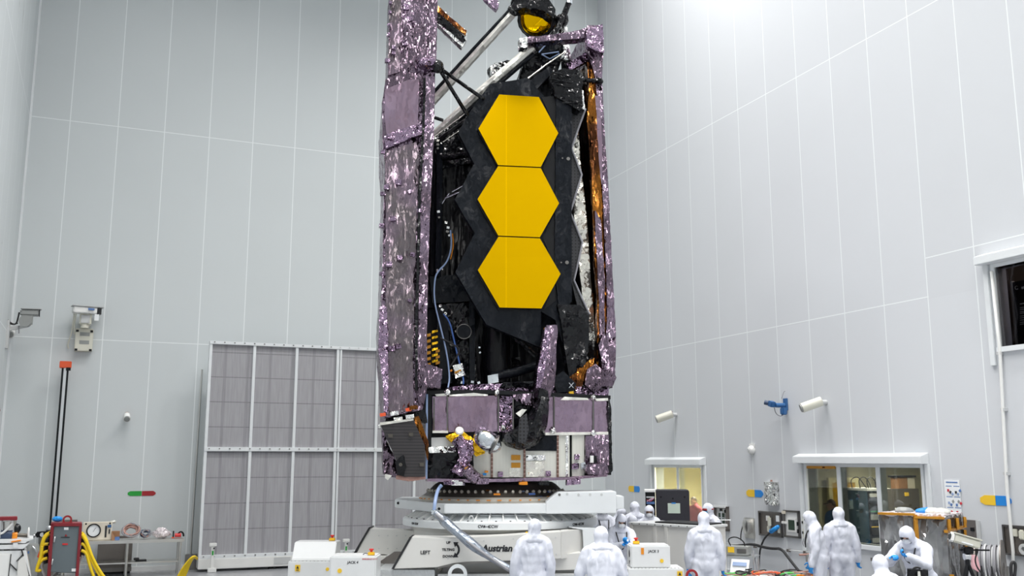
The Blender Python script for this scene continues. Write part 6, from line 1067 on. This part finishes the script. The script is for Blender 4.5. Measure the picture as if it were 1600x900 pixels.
    for k in (-1,1): body.ball(hc+rt*k*.074-up*.01,(.012,.022,.032),HM,8,6); body.ball(hc+rt*k*.030+fw*.080+up*.024,(.026,.012,.010),HM,8,6)
    body.ball(hc+fw*.082-up*.062,(.026,.014,.010),HM,8,6)
    remesh(body,.019,2,.4).build('body','skin',o,'all')
    for k in (-1,1): MB().ball(hc+rt*k*.031+fw*.089+up*.008,.011,u=8,v=6).build('eye','black_plastic',o,True)
    remesh(co,.019,5,.5,.020 if suit=='suit' else .006,seed,(9,9,4)).build('coverall' if suit=='suit' else 'shirt',suit,o,'all')
    for E,H,k in wr:
        d=(H-E); glove(o,H,d,Vector((-k*.5,-1,.35)),gloves,curl,'glove' if gloves!='skin' else 'hand')
        cf=MB(); cf.capsule(H-d.normalized()*.06,H-d.normalized()*.005,.056,.052); remesh(cf,.014,2).build('cuff',suit,o,'all')
    if hood:
        hb=MB(); hb.ball(hc+up*.008,(.104*s,.120*s,.128*s),HM,18,14); hb.ball(hc-up*.07-fw*.015,(.088,.098,.09),HM,16,12); hb.capsule(hc-up*.06,nk-T*.02,.094,.115); hb.ball(nk-T*.045,(.185*wide,.125,.075),rT,16,12)
        hb=remesh(hb,.015,4,.5,.006,seed+5,(14,14,9))
        kill=[f for f in hb.bm.faces if (lambda q:q.dot(fw)>.042 and abs(q.dot(rt))<.066 and -.085<q.dot(up)<.042)(f.calc_center_median()-hc)]
        bmesh.ops.delete(hb.bm,geom=kill,context='FACES'); ho=hb.build('hood',hood,o,'all')
        b=MB(); b.tube([hc-up*.10+rt*math.cos(t)*.093*s-fw*math.sin(t)*.10+fw*.0 for t in [-.3+i*(PI+.6)/12 for i in range(13)]],.006,6); b.build('hood_seam','grey_cable',ho,'all')
    if mask:
        b=MB(); b.ball(hc+fw*.060-up*.048,(.066,.062,.054),HM,18,12); b.ball(hc+fw*.092-up*.034,(.032,.036,.036),HM,12,8); remesh(b,.010,2).build('face_mask',mask,o,'all')
    if goggles:
        b=MB(); b.ball(hc+fw*.085+up*.012,(.074,.042,.032),HM,18,10); g=remesh(b,.008,2).build('goggles',goggles,o,'all')
        b=MB(); b.tube([hc+up*.012+rt*math.cos(t)*.104+fw*math.sin(t)*-.118 for t in [i*PI/14 for i in range(15)]],.012,6); b.build('goggle_strap',goggles,g,'all')
    if hair:
        hb=MB(); hb.ball(hc+up*.022-fw*.014,(.084*s,.098*s,.108*s),HM,18,14); hb=remesh(hb,.012,2); kill=[f for f in hb.bm.faces if (lambda q:q.dot(fw)>.02 and q.dot(up)<.060)(f.calc_center_median()-hc)]; bmesh.ops.delete(hb.bm,geom=kill,context='FACES'); ha=hb.build('cap' if hair=='cap_brown' else 'hair',hair,o,'all')
        if hair=='cap_brown': MB().ball(hc+fw*.105+up*.055,(.07,.07,.010),HM,14,8).build('cap_peak',hair,ha,'all')
    if strap:
        b=MB(); b.tube([nk+X*.09-fw*0+Vector((0,.04,.04)),sh+X*.10+Vector((0,-.13,.0)),ch+X*.06+Vector((0,-.20,-.05)),Pv+Vector((0,-.24,.18))],.011,6,2); b.tube([nk-X*.09+Vector((0,.04,.04)),sh-X*.10+Vector((0,-.13,.0)),ch-X*.06+Vector((0,-.20,-.05)),Pv+Vector((0,-.24,.18))],.011,6,2); b.build('neck_strap','black_rubber',o,'all')
    return o
person('person in white suit seen from behind, hands down, before the word on the cream beam',830.5,15.3,180,1.76,0,1.02,[(-.29,-.02,.80),(.29,-.02,.80)],(0,6,-4),seed=2,side=-4)
person('broad-shouldered person in white suit seen from behind beside the JACK 3 housing',939.5,13.85,176,1.75,12,1.12,[(-.33,-.10,.85),(.33,-.10,.85)],(0,-2,0),seed=3)
person('person in white suit seen from behind at the end of the cream crate',1101,17.0,172,1.78,2,1.03,[(-.29,-.05,.82),(.29,-.08,.82)],(0,8,0),seed=4)
person('person in white suit with red goggles and a blue mask, looking aside',1110,20.3,-52,1.78,0,1.0,None,(-6,4,0),seed=5,mask='mask_blue',goggles='goggle_red')
person('stooping person in white suit side-on before the wide window, with a slung strap',1278,17.75,-112,1.77,8,1.0,[(-.24,-.16,.84),(.24,-.10,.84)],(0,16,0),seed=6,mask='mask_white',strap=1)
person('upright person in white suit from behind, blue-gloved hand down, before the wide window',1313.5,18.15,176,1.80,0,1.05,[(-.30,-.02,.82),(.29,-.03,.80)],(0,4,0),seed=7)
person('kneeling person in white suit at the foot of the wrapped crate',1388,13.9,205,1.86,22,1.05,[(-.2,-.45,.45),(.2,-.45,.45)],(-30,10,0),kneel=True,seed=8)
pb=person('person in white suit leaning over a black bag before the wrapped crate',1432,14.8,-48,1.80,27,1.05,[(-.12,-.50,1.24),(.10,-.48,1.26)],(0,22,0),mask='mask_white',seed=9,curl=.8,strap=1)
person('person in white suit and mask joining blue-gloved hands beside the crate wall',968,17.75,8,1.74,10,.98,[(-.05,-.36,1.22),(.05,-.38,1.25)],(0,20,0),mask='mask_white',seed=10,curl=.8,strap=1)
person('person in white suit with yellow gloves whose head is behind the white bracket',942,19.6,10,1.84,0,1.0,[(-.25,-.10,.84),(.16,-.34,1.10)],(0,10,0),mask='mask_white',gloves='yellow_glove',seed=11,strap=1)
person('person in white suit seen from behind near the open bay of the black rack',994,21.05,184,1.78,4,1.0,None,(0,6,0),seed=12)
person('masked person in white suit facing out beside the open bay of the black rack',1015,20.5,2,1.74,6,.95,[(-.05,-.3,1.0),(.2,-.3,1.0)],(-8,10,0),mask='mask_white',seed=13)
person('bowed person in white suit behind the cream crate, head low',979,20.3,25,1.64,26,.85,[(-.2,-.34,.9),(-.02,-.36,.9)],(0,25,0),seed=14,strap=1)
person('person in white suit bending sideways behind the one with joined blue gloves',957,21.6,75,1.68,22,.95,[(-.2,-.12,.82),(.2,-.12,.82)],(0,15,0),seed=15)
q=hit(1087,795,UV*(UR+1.1),UV); person('person in a dark red shirt in the yellow room behind the narrow window',1087,q.y,-60,1.66,4,1.0,None,(0,10,0),hood=None,suit='red_shirt',gloves='skin',hair='hair',seed=16,loc=Vector((q.x,q.y,.02)))
q=hit(1302.5,800,UV*(UR+.9),UV); person('person in dark cap and blue shirt behind the wide window',1302,q.y,-75,1.80,2,1.0,None,(0,8,0),hood=None,suit='blue_shirt',gloves='skin',hair='cap_brown',seed=17,loc=Vector((q.x,q.y,.02)))
# black bag on a stand and the rod held over it
g=atY(1431,890,14.15); o=thing('camera_bag','black camera bag held upright in front of the leaning person','bag',Vector((g.x,14.1,0)),math.radians(-20))
b=MB(); b.box((0,0,.56),(.26,.18,1.12)); b.crumple(.07,.018,3,240); lo=min(v.co.z for v in b.bm.verts); bmesh.ops.translate(b.bm,vec=(0,0,-lo),verts=b.bm.verts); b.build('bag_body','black_crinkle',o); b=MB(); b.tube([(-.06,0,1.10),(-.05,-.02,1.15),(.0,-.03,1.17),(.05,-.02,1.15),(.06,0,1.10)],.014,8,2); b.build('carry_handle','black_rubber',o,'all')
b=MB(); b.prism([(-.02,-.13,.75),(.06,-.13,.75),(.03,-.13,1.12),(-.0,-.13,1.12)],(0,.02,0)); b.build('white_flap','white_blanket',o)
